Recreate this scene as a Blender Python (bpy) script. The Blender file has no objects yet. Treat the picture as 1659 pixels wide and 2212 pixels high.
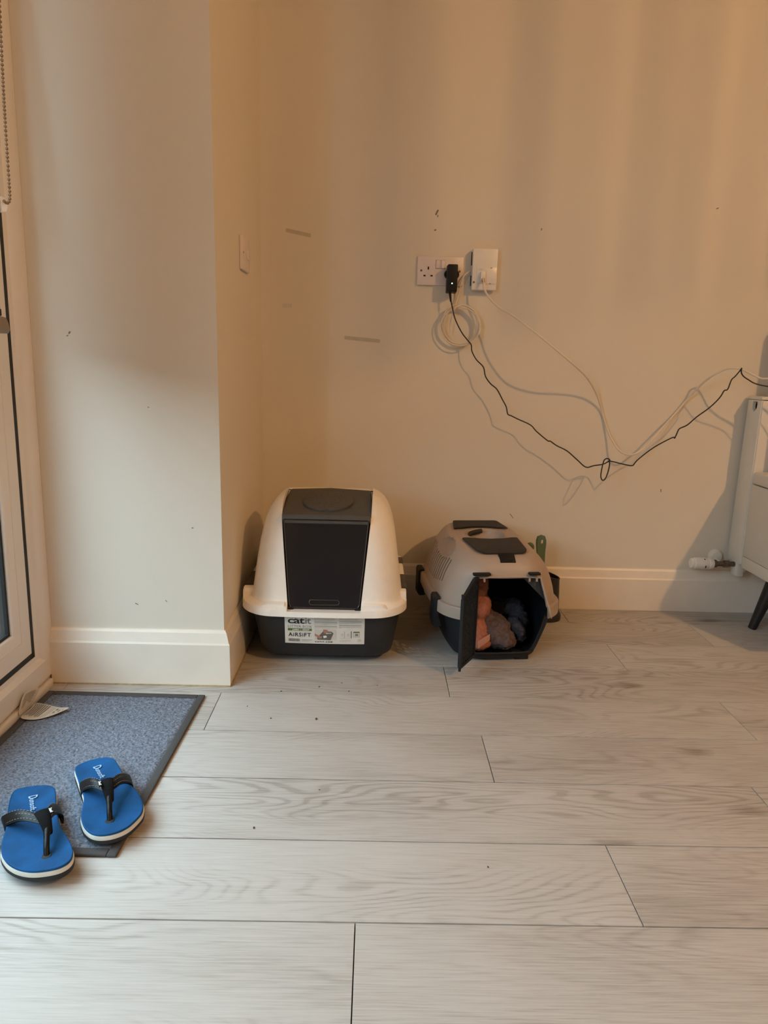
import bpy, bmesh, math, random
from mathutils import Vector, Matrix
random.seed(7)
SC = bpy.context.scene
COL = SC.collection
PI = math.pi

# ------------------------------------------------------------------ camera, sky, lights, exposure
cam_data = bpy.data.cameras.new('camera')
camera = bpy.data.objects.new('camera', cam_data)
COL.objects.link(camera)
RX, UP, FW = Vector((0.9996, -0.0100, 0.0262)), Vector((-0.0234, 0.2122, 0.9769)), Vector((0.0153, 0.9772, -0.2119))
RX.normalize(); FW = (FW - RX*FW.dot(RX)).normalized(); UP = RX.cross(FW)
camera.matrix_world = Matrix(((RX.x, UP.x, -FW.x, 0), (RX.y, UP.y, -FW.y, 0), (RX.z, UP.z, -FW.z, 0.80), (0, 0, 0, 1)))
cam_data.sensor_fit = 'VERTICAL'
cam_data.sensor_height = 24.0
cam_data.lens = 24.0*1500/2212
cam_data.clip_start = 0.02
SC.camera = camera

world = bpy.data.worlds.new('overcast_sky'); SC.world = world
world.use_nodes = True
bg = world.node_tree.nodes['Background']
bg.inputs[0].default_value = (0.69, 0.885, 1.0, 1)
bg.inputs[1].default_value = 10.6

def lamp(name, kind, loc, power, color, rot=None, **kw):
    d = bpy.data.lights.new(name, kind); d.energy = power; d.color = color
    for k, v in kw.items(): setattr(d, k, v)
    o = bpy.data.objects.new(name, d); o.location = loc
    if rot: o.rotation_euler = rot
    COL.objects.link(o); return o
# sky portals in the two glazed door openings on the left (no light of their own)
for (y, w) in ((1.05, 1.05), (0.02, 0.98)):
    p = lamp('sky_portal', 'AREA', (-1.02, y, 1.05), 1, (1, 1, 1), (0, -PI/2, 0), shape='RECTANGLE', size=2.1, size_y=w)
    p.data.cycles.is_portal = True
# the warm bulb of the ceiling pendant
bulb_light = lamp('pendant_bulb_light', 'POINT', (2.03, -0.30, 2.36), 113, (1.0, 0.54, 0.215), shadow_soft_size=0.035)

vs = SC.view_settings
vs.view_transform = 'Standard'; vs.look = 'None'; vs.gamma = 1.0; vs.exposure = 0.0; vs.use_curve_mapping = False
SC.display_settings.display_device = 'sRGB'
SC.cycles.use_denoising = True
SC.cycles.max_bounces = 10
SC.cycles.diffuse_bounces = 6
SC.cycles.transparent_max_bounces = 12
SC.cycles.caustics_reflective = False
SC.cycles.caustics_refractive = False
SC.cycles.sample_clamp_indirect = 6.0

# ------------------------------------------------------------------ materials
def new_mat(name):
    m = bpy.data.materials.new(name); m.use_nodes = True
    nt = m.node_tree
    return m, nt, nt.nodes['Principled BSDF']
def N(nt, t, **kw):
    n = nt.nodes.new(t)
    for k, v in kw.items():
        if k.startswith('i_'):
            n.inputs[k[2:].replace('_', ' ')].default_value = v
        else: setattr(n, k, v)
    return n
def ramp(nt, stops):
    r = nt.nodes.new('ShaderNodeValToRGB')
    e = r.color_ramp.elements
    while len(e) < len(stops): e.new(0.5)
    for k, (p, c) in enumerate(stops):
        e[k].position = p; e[k].color = (*c, 1) if len(c) == 3 else c
    return r
def simple(name, col, rough=0.5, var=0.06, nscale=30, bump=0.0, bscale=200, metal=0.0, spec=0.5, coat=0.0, stretch=None):
    m, nt, b = new_mat(name)
    tc = N(nt, 'ShaderNodeTexCoord')
    src = tc.outputs['Object']
    if stretch:
        mp = N(nt, 'ShaderNodeMapping'); mp.inputs['Scale'].default_value = stretch
        nt.links.new(src, mp.inputs['Vector']); src = mp.outputs['Vector']
    n = N(nt, 'ShaderNodeTexNoise', i_Scale=nscale, i_Detail=4.0)
    nt.links.new(src, n.inputs['Vector'])
    r = ramp(nt, [(0.3, [c*(1-var) for c in col]), (0.7, [min(1, c*(1+var)) for c in col])])
    nt.links.new(n.outputs['Fac'], r.inputs['Fac'])
    nt.links.new(r.outputs['Color'], b.inputs['Base Color'])
    b.inputs['Roughness'].default_value = rough
    b.inputs['Metallic'].default_value = metal
    b.inputs['Specular IOR Level'].default_value = spec
    b.inputs['Coat Weight'].default_value = coat
    if bump:
        n2 = N(nt, 'ShaderNodeTexNoise', i_Scale=bscale, i_Detail=3.0)
        nt.links.new(src, n2.inputs['Vector'])
        bp = N(nt, 'ShaderNodeBump', i_Strength=bump, i_Distance=0.002)
        nt.links.new(n2.outputs['Fac'], bp.inputs['Height'])
        nt.links.new(bp.outputs['Normal'], b.inputs['Normal'])
    return m
def emis(name, col, s):
    m, nt, b = new_mat(name)
    b.inputs['Base Color'].default_value = (*col, 1)
    b.inputs['Emission Color'].default_value = (*col, 1)
    b.inputs['Emission Strength'].default_value = s
    return m
def clearish(name, tint, alpha, rough=0.08, gloss=1.0):
    # tinted see-through plastic or glass: transparent mixed with a glossy coat by fresnel, plus a diffuse tint
    m, nt, b = new_mat(name)
    out = nt.nodes['Material Output']
    b.inputs['Base Color'].default_value = (*tint, 1)
    b.inputs['Roughness'].default_value = rough
    b.inputs['Specular IOR Level'].default_value = 0.5*gloss
    tr = N(nt, 'ShaderNodeBsdfTransparent'); tr.inputs[0].default_value = (*[0.25+0.75*c if alpha < .3 else 0.5+c for c in tint], 1)
    gl = N(nt, 'ShaderNodeBsdfGlossy', i_Roughness=rough)
    lw = N(nt, 'ShaderNodeLayerWeight', i_Blend=0.5)
    p5 = N(nt, 'ShaderNodeMath', operation='POWER'); p5.inputs[1].default_value = 4.0
    nt.links.new(lw.outputs['Facing'], p5.inputs[0])
    fr = N(nt, 'ShaderNodeMath', operation='MULTIPLY_ADD'); fr.inputs[1].default_value = 0.75; fr.inputs[2].default_value = 0.035
    nt.links.new(p5.outputs[0], fr.inputs[0])
    m1 = N(nt, 'ShaderNodeMixShader'); m1.inputs[0].default_value = alpha
    nt.links.new(tr.outputs[0], m1.inputs[1]); nt.links.new(b.outputs[0], m1.inputs[2])
    m2 = N(nt, 'ShaderNodeMixShader')
    nt.links.new(fr.outputs[0], m2.inputs[0]); nt.links.new(m1.outputs[0], m2.inputs[1]); nt.links.new(gl.outputs[0], m2.inputs[2])
    nt.links.new(m2.outputs[0], out.inputs['Surface'])
    return m

def wall_paint(name, col):
    m, nt, b = new_mat(name)
    tc = N(nt, 'ShaderNodeTexCoord')
    n = N(nt, 'ShaderNodeTexNoise', i_Scale=1.7, i_Detail=5.0)
    n2 = N(nt, 'ShaderNodeTexNoise', i_Scale=420.0, i_Detail=2.0)
    n3 = N(nt, 'ShaderNodeTexNoise', i_Scale=9.0, i_Detail=3.0)
    for q in (n, n2, n3): nt.links.new(tc.outputs['Object'], q.inputs['Vector'])
    r = ramp(nt, [(0.35, [c*0.975 for c in col]), (0.65, col)])
    nt.links.new(n.outputs['Fac'], r.inputs['Fac'])
    nt.links.new(r.outputs['Color'], b.inputs['Base Color'])
    b.inputs['Roughness'].default_value = 0.72
    b.inputs['Specular IOR Level'].default_value = 0.25
    bp = N(nt, 'ShaderNodeBump', i_Strength=0.10, i_Distance=0.001)
    ad = N(nt, 'ShaderNodeMath', operation='ADD'); nt.links.new(n2.outputs['Fac'], ad.inputs[0]); nt.links.new(n3.outputs['Fac'], ad.inputs[1])
    nt.links.new(ad.outputs[0], bp.inputs['Height']); nt.links.new(bp.outputs['Normal'], b.inputs['Normal'])
    return m

def plank_mat():
    m, nt, b = new_mat('laminate_oak')
    L = nt.links.new
    tc = N(nt, 'ShaderNodeTexCoord'); oi = N(nt, 'ShaderNodeObjectInfo')
    off = N(nt, 'ShaderNodeVectorMath', operation='SCALE'); off.inputs['Scale'].default_value = 37.0
    cmb = N(nt, 'ShaderNodeCombineXYZ'); L(oi.outputs['Random'], cmb.inputs[0]); L(oi.outputs['Random'], cmb.inputs[1]); L(oi.outputs['Random'], cmb.inputs[2])
    L(cmb.outputs[0], off.inputs[0])
    add = N(nt, 'ShaderNodeVectorMath', operation='ADD'); L(tc.outputs['Object'], add.inputs[0]); L(off.outputs[0], add.inputs[1])
    def stretched(sx, sy, scale, detail, dist=0.0, rough=0.5):
        mp = N(nt, 'ShaderNodeMapping'); mp.inputs['Scale'].default_value = (sx, sy, 1)
        L(add.outputs[0], mp.inputs['Vector'])
        n = N(nt, 'ShaderNodeTexNoise', i_Scale=scale, i_Detail=detail, i_Distortion=dist, i_Roughness=rough)
        L(mp.outputs[0], n.inputs['Vector']); return n.outputs['Fac']
    def math_(op, a, bb=None, c=None):
        n = N(nt, 'ShaderNodeMath', operation=op)
        for k, v in enumerate((a, bb, c)):
            if v is None: continue
            if isinstance(v, (int, float)): n.inputs[k].default_value = v
            else: L(v, n.inputs[k])
        return n.outputs[0]
    # growth rings: contour lines of a stretched smooth field, cathedral figures around its peaks
    f = stretched(1.7, 8.5, 1.0, 1.6, 0.35, 0.35)
    fw = stretched(9, 60, 1.0, 3.0)
    f2 = math_('ADD', math_('MULTIPLY', f, 40.0), math_('MULTIPLY', fw, 1.0))
    ring = math_('SINE', math_('MULTIPLY', f2, 4.2))
    ring = math_('POWER', math_('MULTIPLY_ADD', ring, 0.5, 0.5), 3.2)
    mask = math_('MAXIMUM', math_('MULTIPLY', math_('SUBTRACT', stretched(1.1, 6, 1.0, 2.0), 0.40), 5.0), 0.12)
    ring = math_('MULTIPLY', ring, mask)
    fibre = stretched(11, 400, 1.0, 4.0)
    pore = stretched(26, 600, 1.0, 2.0)
    blotch = stretched(2.2, 6, 1.0, 3.0)
    v = math_('ADD', math_('MULTIPLY', math_('MINIMUM', ring, 1.0), -0.26), math_('MULTIPLY', math_('SUBTRACT', fibre, 0.5), 0.85))
    v = math_('ADD', v, math_('MULTIPLY', math_('SUBTRACT', pore, 0.5), 0.40))
    v = math_('ADD', v, math_('MULTIPLY', math_('SUBTRACT', blotch, 0.5), 0.75))
    # knots
    vo = N(nt, 'ShaderNodeTexVoronoi', i_Scale=1.0)
    mp = N(nt, 'ShaderNodeMapping'); mp.inputs['Scale'].default_value = (1.5, 4.0, 1); L(add.outputs[0], mp.inputs['Vector'])
    nw = N(nt, 'ShaderNodeTexNoise', i_Scale=22.0, i_Detail=3.0); L(add.outputs[0], nw.inputs['Vector'])
    mw = N(nt, 'ShaderNodeVectorMath', operation='MULTIPLY_ADD'); L(nw.outputs['Color'], mw.inputs[0]); mw.inputs[1].default_value = (0.09, 0.09, 0); L(mp.outputs[0], mw.inputs[2])
    L(mw.outputs[0], vo.inputs['Vector'])
    kn = N(nt, 'ShaderNodeMapRange'); kn.inputs[1].default_value = 0.0; kn.inputs[2].default_value = 0.085; kn.inputs[3].default_value = 0.55; kn.inputs[4].default_value = 0.0
    L(vo.outputs['Distance'], kn.inputs[0])
    v = math_('SUBTRACT', v, kn.outputs[0])
    v = math_('ADD', v, math_('MULTIPLY', math_('SUBTRACT', oi.outputs['Random'], 0.5), 0.10))
    r = ramp(nt, [(0.05, (0.215, 0.188, 0.162)), (0.42, (0.395, 0.372, 0.346)), (0.62, (0.495, 0.478, 0.456)), (0.95, (0.580, 0.566, 0.550))])
    L(math_('MULTIPLY_ADD', v, 0.78, 0.60), r.inputs['Fac'])
    L(r.outputs['Color'], b.inputs['Base Color'])
    b.inputs['Roughness'].default_value = 0.5
    b.inputs['Specular IOR Level'].default_value = 0.22
    bp = N(nt, 'ShaderNodeBump', i_Strength=0.22, i_Distance=0.0008); L(v, bp.inputs['Height']); L(bp.outputs['Normal'], b.inputs['Normal'])
    return m

M = {}
M['wall'] = wall_paint('wall_paint', (0.72, 0.672, 0.59))
M['wall_far'] = wall_paint('low_bounce_wall_paint', (0.36, 0.33, 0.29))  # unseen right and front walls, darkened to cut bounced light
M['ceil'] = wall_paint('ceiling_paint', (0.62, 0.60, 0.56))
M['trim'] = simple('gloss_white_trim', (0.80, 0.735, 0.65), 0.38, 0.025, 14, 0.05, 60)
M['plank'] = plank_mat()
M['under'] = simple('underlay_dark', (0.035, 0.028, 0.022), 0.9)
M['upvc'] = simple('white_upvc', (0.74, 0.70, 0.66), 0.32, 0.02, 8)
M['gasket'] = simple('black_rubber_gasket', (0.008, 0.008, 0.009), 0.6)
M['glass'] = clearish('door_glass', (0.9, 0.95, 0.95), 0.0, 0.01)
M['fabric_blind'] = simple('roller_blind_fabric', (0.36, 0.32, 0.27), 0.9, 0.05, 300, 0.2, 500)
M['chain'] = simple('brass_bead_chain', (0.30, 0.20, 0.12), 0.5, 0.15, 150, metal=0.5)
M['clear'] = clearish('clear_plastic', (0.80, 0.80, 0.80), 0.35, 0.15)
M['white_plastic'] = simple('cream_white_plastic', (0.93, 0.895, 0.84), 0.42, 0.02, 40, 0.06, 900)
M['grey_plastic'] = simple('warm_grey_plastic', (0.078, 0.074, 0.068), 0.52, 0.05, 40, 0.05, 900, spec=0.3)
M['dark_pan'] = simple('charcoal_plastic', (0.026, 0.027, 0.028), 0.52, 0.08, 30, 0.05, 900, spec=0.3)
M['smoky'] = clearish('smoked_flap_plastic', (0.014, 0.017, 0.023), 0.80, 0.13)
M['smoky_edge'] = simple('smoked_plastic_edge', (0.055, 0.042, 0.038), 0.25, 0.05)
M['black'] = simple('black_plastic', (0.007, 0.007, 0.0075), 0.5, 0.1, 60, spec=0.3)
M['paper'] = simple('white_paper', (0.72, 0.70, 0.66), 0.6, 0.03, 60)
M['ink'] = simple('black_ink', (0.018, 0.020, 0.022), 0.6)
M['ink_grey'] = simple('grey_ink', (0.20, 0.20, 0.20), 0.6)
M['ink_green'] = simple('green_ink', (0.085, 0.16, 0.022), 0.6)
M['ink_lgrey'] = simple('light_grey_ink', (0.50, 0.48, 0.45), 0.6)
M['ink_white'] = simple('white_ink', (0.8, 0.8, 0.78), 0.6)
M['skin_print'] = simple('printed_skin', (0.40, 0.20, 0.13), 0.6)
M['pan_print'] = simple('printed_grey', (0.13, 0.125, 0.11), 0.6)
M['bg_print'] = simple('printed_backdrop', (0.62, 0.58, 0.53), 0.6)
M['beige'] = simple('beige_carrier_plastic', (0.405, 0.325, 0.268), 0.45, 0.025, 30, 0.08, 700)
M['navy'] = simple('navy_black_carrier_plastic', (0.014, 0.017, 0.021), 0.55, 0.08, 30, 0.06, 700, spec=0.3)
M['slot_shade'] = simple('vent_slot_shade', (0.012, 0.009, 0.008), 0.9)
M['carrier_dark'] = simple('dark_brown_grey_plastic', (0.030, 0.027, 0.024), 0.6, 0.05, 30, spec=0.25)
M['pink'] = simple('salmon_terry_cloth', (0.40, 0.155, 0.105), 0.95, 0.16, 120, 0.9, 420)
M['pink_hem'] = simple('salmon_towel_hem', (0.47, 0.23, 0.17), 0.85, 0.06, 90, 0.4, 600)
M['fluff'] = simple('grey_fleece', (0.120, 0.086, 0.090), 0.97, 0.25, 130, 1.0, 260)
M['fluff_blue'] = simple('slate_fleece', (0.055, 0.055, 0.076), 0.97, 0.25, 130, 1.0, 260)
M['green'] = simple('green_scoop_plastic', (0.115, 0.165, 0.085), 0.45, 0.05)
M['holder'] = simple('dark_brown_holder_plastic', (0.020, 0.016, 0.014), 0.5, 0.08)
M['mat_pile'] = simple('grey_mat_pile', (0.165, 0.185, 0.232), 0.97, 0.5, 230, 1.0, 300, spec=0.1)
M['mat_edge'] = simple('grey_mat_binding', (0.060, 0.058, 0.060), 0.8, 0.15, 500, 0.5, 900)
M['blue_foam'] = simple('blue_foam_insole', (0.004, 0.066, 0.200), 0.75, 0.22, 26, 0.25, 900, spec=0.2)
M['sole_white'] = simple('white_foam_midsole', (0.66, 0.64, 0.58), 0.7, 0.06, 60)
M['sole_black'] = simple('black_rubber_outsole', (0.012, 0.012, 0.014), 0.7, 0.1, 60)
M['strap'] = simple('black_faux_leather', (0.004, 0.004, 0.0045), 0.42, 0.1, 80, 0.25, 350, spec=0.22)
M['strap_cloth'] = simple('black_strap_cloth', (0.005, 0.005, 0.006), 0.85, 0.1, 300, 0.4, 700, spec=0.15)
M['stitch'] = simple('grey_thread', (0.16, 0.16, 0.17), 0.6)
M['print_blue'] = simple('pale_print', (0.30, 0.44, 0.62), 0.6)
M['tag'] = simple('cream_woven_label', (0.58, 0.52, 0.44), 0.8, 0.04, 200)
M['socket'] = simple('white_socket_plastic', (0.74, 0.66, 0.64), 0.35, 0.02)
M['dark_hole'] = simple('socket_hole', (0.02, 0.015, 0.014), 0.7)
M['screw'] = simple('dull_screw_metal', (0.22, 0.17, 0.14), 0.45, 0.1, 300, metal=0.8)
M['box_white'] = simple('glossy_white_box_plastic', (0.80, 0.77, 0.74), 0.28, 0.02)
M['cable_white'] = simple('white_cable_sheath', (0.74, 0.66, 0.56), 0.45, 0.03)
M['cable_black'] = simple('black_cable_sheath', (0.010, 0.009, 0.010), 0.5)
M['led'] = emis('green_led', (0.55, 1.0, 0.75), 4.0)
M['radiator'] = simple('white_radiator_enamel', (0.74, 0.72, 0.66), 0.35, 0.02)
M['rad_inside'] = simple('radiator_inside_brown', (0.13, 0.085, 0.05), 0.7)
M['cabinet'] = simple('white_cabinet_laminate', (0.70, 0.68, 0.62), 0.4, 0.02)
M['leg_black'] = simple('black_stained_wood', (0.010, 0.009, 0.009), 0.45, 0.2, 20, stretch=(1, 1, .1))
M['valve'] = simple('aged_brass_valve', (0.16, 0.115, 0.085), 0.4, 0.2, 80, metal=0.6)
M['peach'] = simple('peach_card', (0.66, 0.36, 0.25), 0.6, 0.04, 10)
M['red_card'] = simple('red_card', (0.58, 0.12, 0.06), 0.6, 0.04, 10)
M['screen'] = simple('television_screen', (0.01, 0.01, 0.012), 0.15)
M['paving'] = simple('dark_patio_paving', (0.016, 0.017, 0.018), 0.9, 0.2, 4, 0.4, 30)
M['fence'] = simple('sky_block_fence_timber', (0.028, 0.026, 0.024), 0.9, 0.2, 4, stretch=(8, 8, 1))
M['tape'] = simple('old_tape_residue', (0.50, 0.46, 0.38), 0.55, 0.05, 80)
M['scuff'] = simple('wall_scuff', (0.22, 0.18, 0.14), 0.8, 0.2, 300)
M['crumb'] = simple('brown_crumb', (0.06, 0.04, 0.025), 0.9, 0.3, 400)
M['caulk'] = simple('yellowed_caulk', (0.42, 0.33, 0.20), 0.8, 0.25, 60)
M['shade_glass'] = simple('opal_lamp_rib', (0.85, 0.80, 0.70), 0.4, 0.02)
M['bulb'] = emis('lit_bulb', (1.0, 0.62, 0.30), 12.0)

# ------------------------------------------------------------------ helpers
def link(o, parent=None):
    COL.objects.link(o)
    if parent is not None:
        o.parent = parent
        o.matrix_parent_inverse = Matrix.LocRotScale(*world_of(parent)).inverted()
    return o
_W = {}
def world_of(o):
    return _W.get(o.name, (Vector((0, 0, 0)), None, None))
def empty(name, loc, label, cat, group=None, kind=None):
    o = bpy.data.objects.new(name, None); o.location = loc; o.empty_display_size = 0.05
    COL.objects.link(o)
    _W[o.name] = (Vector(loc), None, None)
    o['label'] = label; o['category'] = cat
    if group: o['group'] = group
    if kind: o['kind'] = kind
    return o
def setp(o, label=None, cat=None, group=None, kind=None):
    if label: o['label'] = label
    if cat: o['category'] = cat
    if group: o['group'] = group
    if kind: o['kind'] = kind
    return o
def mesh(name, verts, faces, mat, parent=None, smooth=False, angle=None):
    me = bpy.data.meshes.new(name); me.from_pydata([tuple(v) for v in verts], [], faces); me.update()
    return from_me(name, me, mat, parent, smooth, angle)
def from_me(name, me, mat, parent=None, smooth=False, angle=None):
    for m in (mat if isinstance(mat, (list, tuple)) else [mat]): me.materials.append(m)
    if smooth or angle:
        for p in me.polygons: p.use_smooth = True
        if angle: me.set_sharp_from_angle(angle=math.radians(angle))
    o = bpy.data.objects.new(name, me)
    return link(o, parent)
def from_bm(name, bm, mat, parent=None, smooth=False, angle=None):
    bmesh.ops.recalc_face_normals(bm, faces=bm.faces)
    me = bpy.data.meshes.new(name); bm.to_mesh(me); bm.free()
    return from_me(name, me, mat, parent, smooth, angle)
def bm_box(bm, x0, x1, y0, y1, z0, z1, bevel=0.0, seg=2, rot=None, xf=None):
    r = bmesh.ops.create_cube(bm, size=1.0)
    vs_ = r['verts']
    mt = Matrix.Translation(((x0+x1)/2, (y0+y1)/2, (z0+z1)/2))
    if rot: mt = mt @ rot
    mt = mt @ Matrix.Diagonal((abs(x1-x0), abs(y1-y0), abs(z1-z0), 1))
    bmesh.ops.transform(bm, matrix=mt, verts=vs_)
    if bevel:
        es = list({e for v in vs_ for e in v.link_edges})
        g = bmesh.ops.bevel(bm, geom=es, offset=bevel, segments=seg, affect='EDGES', profile=0.5)
        vs_ = list({v for f in g['faces'] for v in f.verts} | {v for v in vs_ if v.is_valid})
    if xf is not None: bmesh.ops.transform(bm, matrix=xf, verts=[v for v in vs_ if v.is_valid])
    return vs_
def box(name, x0, x1, y0, y1, z0, z1, mat, parent=None, bevel=0.0, seg=2, rot=None, xf=None):
    bm = bmesh.new(); bm_box(bm, x0, x1, y0, y1, z0, z1, bevel, seg, rot, xf)
    return from_bm(name, bm, mat, parent, angle=35 if bevel else None)
def loft(loops, cap0=True, cap1=True, closed=True):
    n = len(loops[0]); V = []; F = []
    for lp in loops: V += [tuple(p) for p in lp]
    for i in range(len(loops)-1):
        for j in range(n if closed else n-1):
            a = i*n+j; b2 = i*n+(j+1) % n
            F.append((a, b2, b2+n, a+n))
    if cap0: F.append(tuple(range(n-1, -1, -1)))
    if cap1: F.append(tuple((len(loops)-1)*n+j for j in range(n)))
    return V, F
def rrect(cx, y0, y1, hx, r, z, bow=0.0, bowside=0.0, cs=9, ss=14, bowback=0.0):
    """rounded rectangle in plan, counter-clockwise, bowed front (y0), sides and back"""
    P = []
    x0, x1 = cx-hx, cx+hx
    def corner(ax, ay, a0):
        for k in range(cs+1):
            a = a0 + (PI/2)*k/cs; P.append((ax+r*math.cos(a), ay+r*math.sin(a)))
    def side(p, q):
        for k in range(1, ss):
            t = k/ss; P.append((p[0]+(q[0]-p[0])*t, p[1]+(q[1]-p[1])*t))
    corner(x1-r, y0+r, -PI/2); side((x1, y0+r), (x1, y1-r))
    corner(x1-r, y1-r, 0); side((x1-r, y1), (x0+r, y1))
    corner(x0+r, y1-r, PI/2); side((x0, y1-r), (x0, y0+r))
    corner(x0+r, y0+r, PI); side((x0+r, y0), (x1-r, y0))
    out = []
    ym = (y0+y1)/2; hy = (y1-y0)/2
    for x, y in P:
        u = (x-cx)/hx; v = (y-ym)/hy
        if v < 0: y -= bow*(1-u*u)*(-v)
        else: y += bowback*(1-u*u)*v
        x += bowside*(1-v*v)*u
        out.append((x, y, z))
    return out
def catmull(pts, sub=6, closed=False):
    P = [Vector(p) for p in pts]; n = len(P); out = []
    rng = n if closed else n-1
    for i in range(rng):
        if closed: a, b_, c, d = P[i-1], P[i], P[(i+1) % n], P[(i+2) % n]
        else: a, b_, c, d = P[max(i-1, 0)], P[i], P[i+1], P[min(i+2, n-1)]
        for k in range(sub):
            t = k/sub
            out.append(0.5*((2*b_)+(c-a)*t+(2*a-5*b_+4*c-d)*t*t+(3*b_-a-3*c+d)*t**3))
    if not closed: out.append(P[-1])
    return out
def tube_vf(pts, r, segs=10, closed=False):
    P = [Vector(p) for p in pts]; n = len(P)
    rr = r if isinstance(r, (list, tuple)) else [r]*n
    t0 = (P[1]-P[0]).normalized()
    up = Vector((0, 0, 1)) if abs(t0.z) < 0.9 else Vector((1, 0, 0))
    nrm = (up - t0*up.dot(t0)).normalized()
    loops = []
    for i in range(n):
        if closed: t = (P[(i+1) % n]-P[i-1]).normalized()
        else: t = (P[min(i+1, n-1)]-P[max(i-1, 0)]).normalized()
        nrm = (nrm - t*nrm.dot(t))
        nrm = nrm.normalized() if nrm.length > 1e-6 else t.orthogonal().normalized()
        bn = t.cross(nrm)
        loops.append([P[i]+(nrm*math.cos(2*PI*k/segs)+bn*math.sin(2*PI*k/segs))*rr[i] for k in range(segs)])
    if closed: loops.append(loops[0]); return loft(loops, False, False)
    return loft(loops)
def tube(name, pts, r, mat, parent=None, segs=10, closed=False, sub=0):
    if sub: pts = catmull(pts, sub, closed)
    V, F = tube_vf(pts, r, segs, closed)
    return mesh(name, V, F, mat, parent, True)
def cyl(name, p, q, r0, r1, mat, parent=None, segs=24, bevel=0.0, angle=35):
    p, q = Vector(p), Vector(q)
    if bevel:
        d = (q-p).normalized()
        pts = [p, p+d*bevel*0.3, p+d*bevel, q-d*bevel, q-d*bevel*0.3, q]
        rr = [r0-bevel, r0-bevel*0.3, r0, r1, r1-bevel*0.3, r1-bevel]
    else: pts, rr = [p, q], [r0, r1]
    V, F = tube_vf(pts, rr, segs)
    return mesh(name, V, F, mat, parent, False, angle)
def prism(name, outline, z0, z1, mat, parent=None, bevel=0.0, seg=2, xf=None, angle=35):
    bm = bmesh.new()
    vs_ = [bm.verts.new((x, y, z0)) for x, y in outline]
    f = bm.faces.new(vs_)
    r = bmesh.ops.extrude_face_region(bm, geom=[f])
    top = [v for v in r['geom'] if isinstance(v, bmesh.types.BMVert)]
    for v in top: v.co.z = z1
    if bevel:
        es = [e for e in bm.edges if abs(e.verts[0].co.z-e.verts[1].co.z) < 1e-7 and abs(e.verts[0].co.z-z1) < 1e-7]
        bmesh.ops.bevel(bm, geom=es, offset=bevel, segments=seg, affect='EDGES', profile=0.5)
    if xf is not None: bmesh.ops.transform(bm, matrix=xf, verts=bm.verts)
    return from_bm(name, bm, mat, parent, angle=angle)
def rpoly(pts, r, seg=5):
    """round the corners of a 2-D polygon"""
    out = []; n = len(pts)
    for i in range(n):
        p = Vector(pts[i]); a = Vector(pts[i-1]); b_ = Vector(pts[(i+1) % n])
        rr = r[i] if isinstance(r, (list, tuple)) else r
        da = (a-p); db = (b_-p)
        d = min(rr, da.length*0.49, db.length*0.49)
        p0 = p+da.normalized()*d; p1 = p+db.normalized()*d
        for k in range(seg+1):
            t = k/seg; out.append(tuple((1-t)**2*p0+2*t*(1-t)*p+t*t*p1))
    return out
def evaluated(o, name, mat, parent=None, smooth=True, angle=35):
    """apply the modifiers of a helper object and keep only the result"""
    dg = bpy.context.evaluated_depsgraph_get(); dg.update()
    me = bpy.data.meshes.new_from_object(o.evaluated_get(dg))
    me.materials.clear()
    bpy.data.objects.remove(o, do_unlink=True)
    return from_me(name, me, mat, parent, smooth, angle)
def temp(V, F):
    me = bpy.data.meshes.new('temp'); me.from_pydata([tuple(v) for v in V], [], F); me.update()
    bm = bmesh.new(); bm.from_mesh(me); bmesh.ops.recalc_face_normals(bm, faces=bm.faces); bm.to_mesh(me); bm.free()
    o = bpy.data.objects.new('temp', me); COL.objects.link(o); return o
def temp_bm(bm):
    bmesh.ops.recalc_face_normals(bm, faces=bm.faces)
    me = bpy.data.meshes.new('temp'); bm.to_mesh(me); bm.free()
    o = bpy.data.objects.new('temp', me); COL.objects.link(o); return o
def cut(o, cutters, thick=0.003, offset=-1):
    if thick:
        s = o.modifiers.new('s', 'SOLIDIFY'); s.thickness = thick; s.offset = offset
    for c in cutters:
        b_ = o.modifiers.new('b', 'BOOLEAN'); b_.operation = 'DIFFERENCE'; b_.solver = 'EXACT'; b_.object = c
def text_me(body, size, font_space=1.0, align='LEFT', bold=0.0, extrude=0.0):
    cu = bpy.data.curves.new('t', 'FONT'); cu.body = body; cu.size = size; cu.align_x = align
    cu.space_character = font_space; cu.offset = bold; cu.extrude = extrude; cu.resolution_u = 3
    o = bpy.data.objects.new('temp', cu); COL.objects.link(o)
    dg = bpy.context.evaluated_depsgraph_get(); dg.update()
    me = bpy.data.meshes.new_from_object(o.evaluated_get(dg)); me.materials.clear()
    bpy.data.objects.remove(o, do_unlink=True)
    return me
def texts(name, items, mat, parent, xf):
    """several lines of print joined as one flat mesh; items = (body, x, y, size, spacing, bold, align)"""
    bm = bmesh.new()
    for it in items:
        body, x, y, size = it[:4]; sp = it[4] if len(it) > 4 else 1.0; bd = it[5] if len(it) > 5 else 0.0; al = it[6] if len(it) > 6 else 'LEFT'
        sx = it[7] if len(it) > 7 else 1.0
        me = text_me(body, size, sp, al, bd)
        me.transform(Matrix.Translation((x, y, 0)) @ Matrix.Diagonal((sx, 1, 1, 1)))
        bm.from_mesh(me); bpy.data.meshes.remove(me)
    bmesh.ops.transform(bm, matrix=xf if not callable(xf) else Matrix(), verts=bm.verts)
    if callable(xf):
        for v in bm.verts: v.co = xf(v.co)
    me = bpy.data.meshes.new(name); bm.to_mesh(me); bm.free()
    return from_me(name, me, mat, parent)
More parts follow.
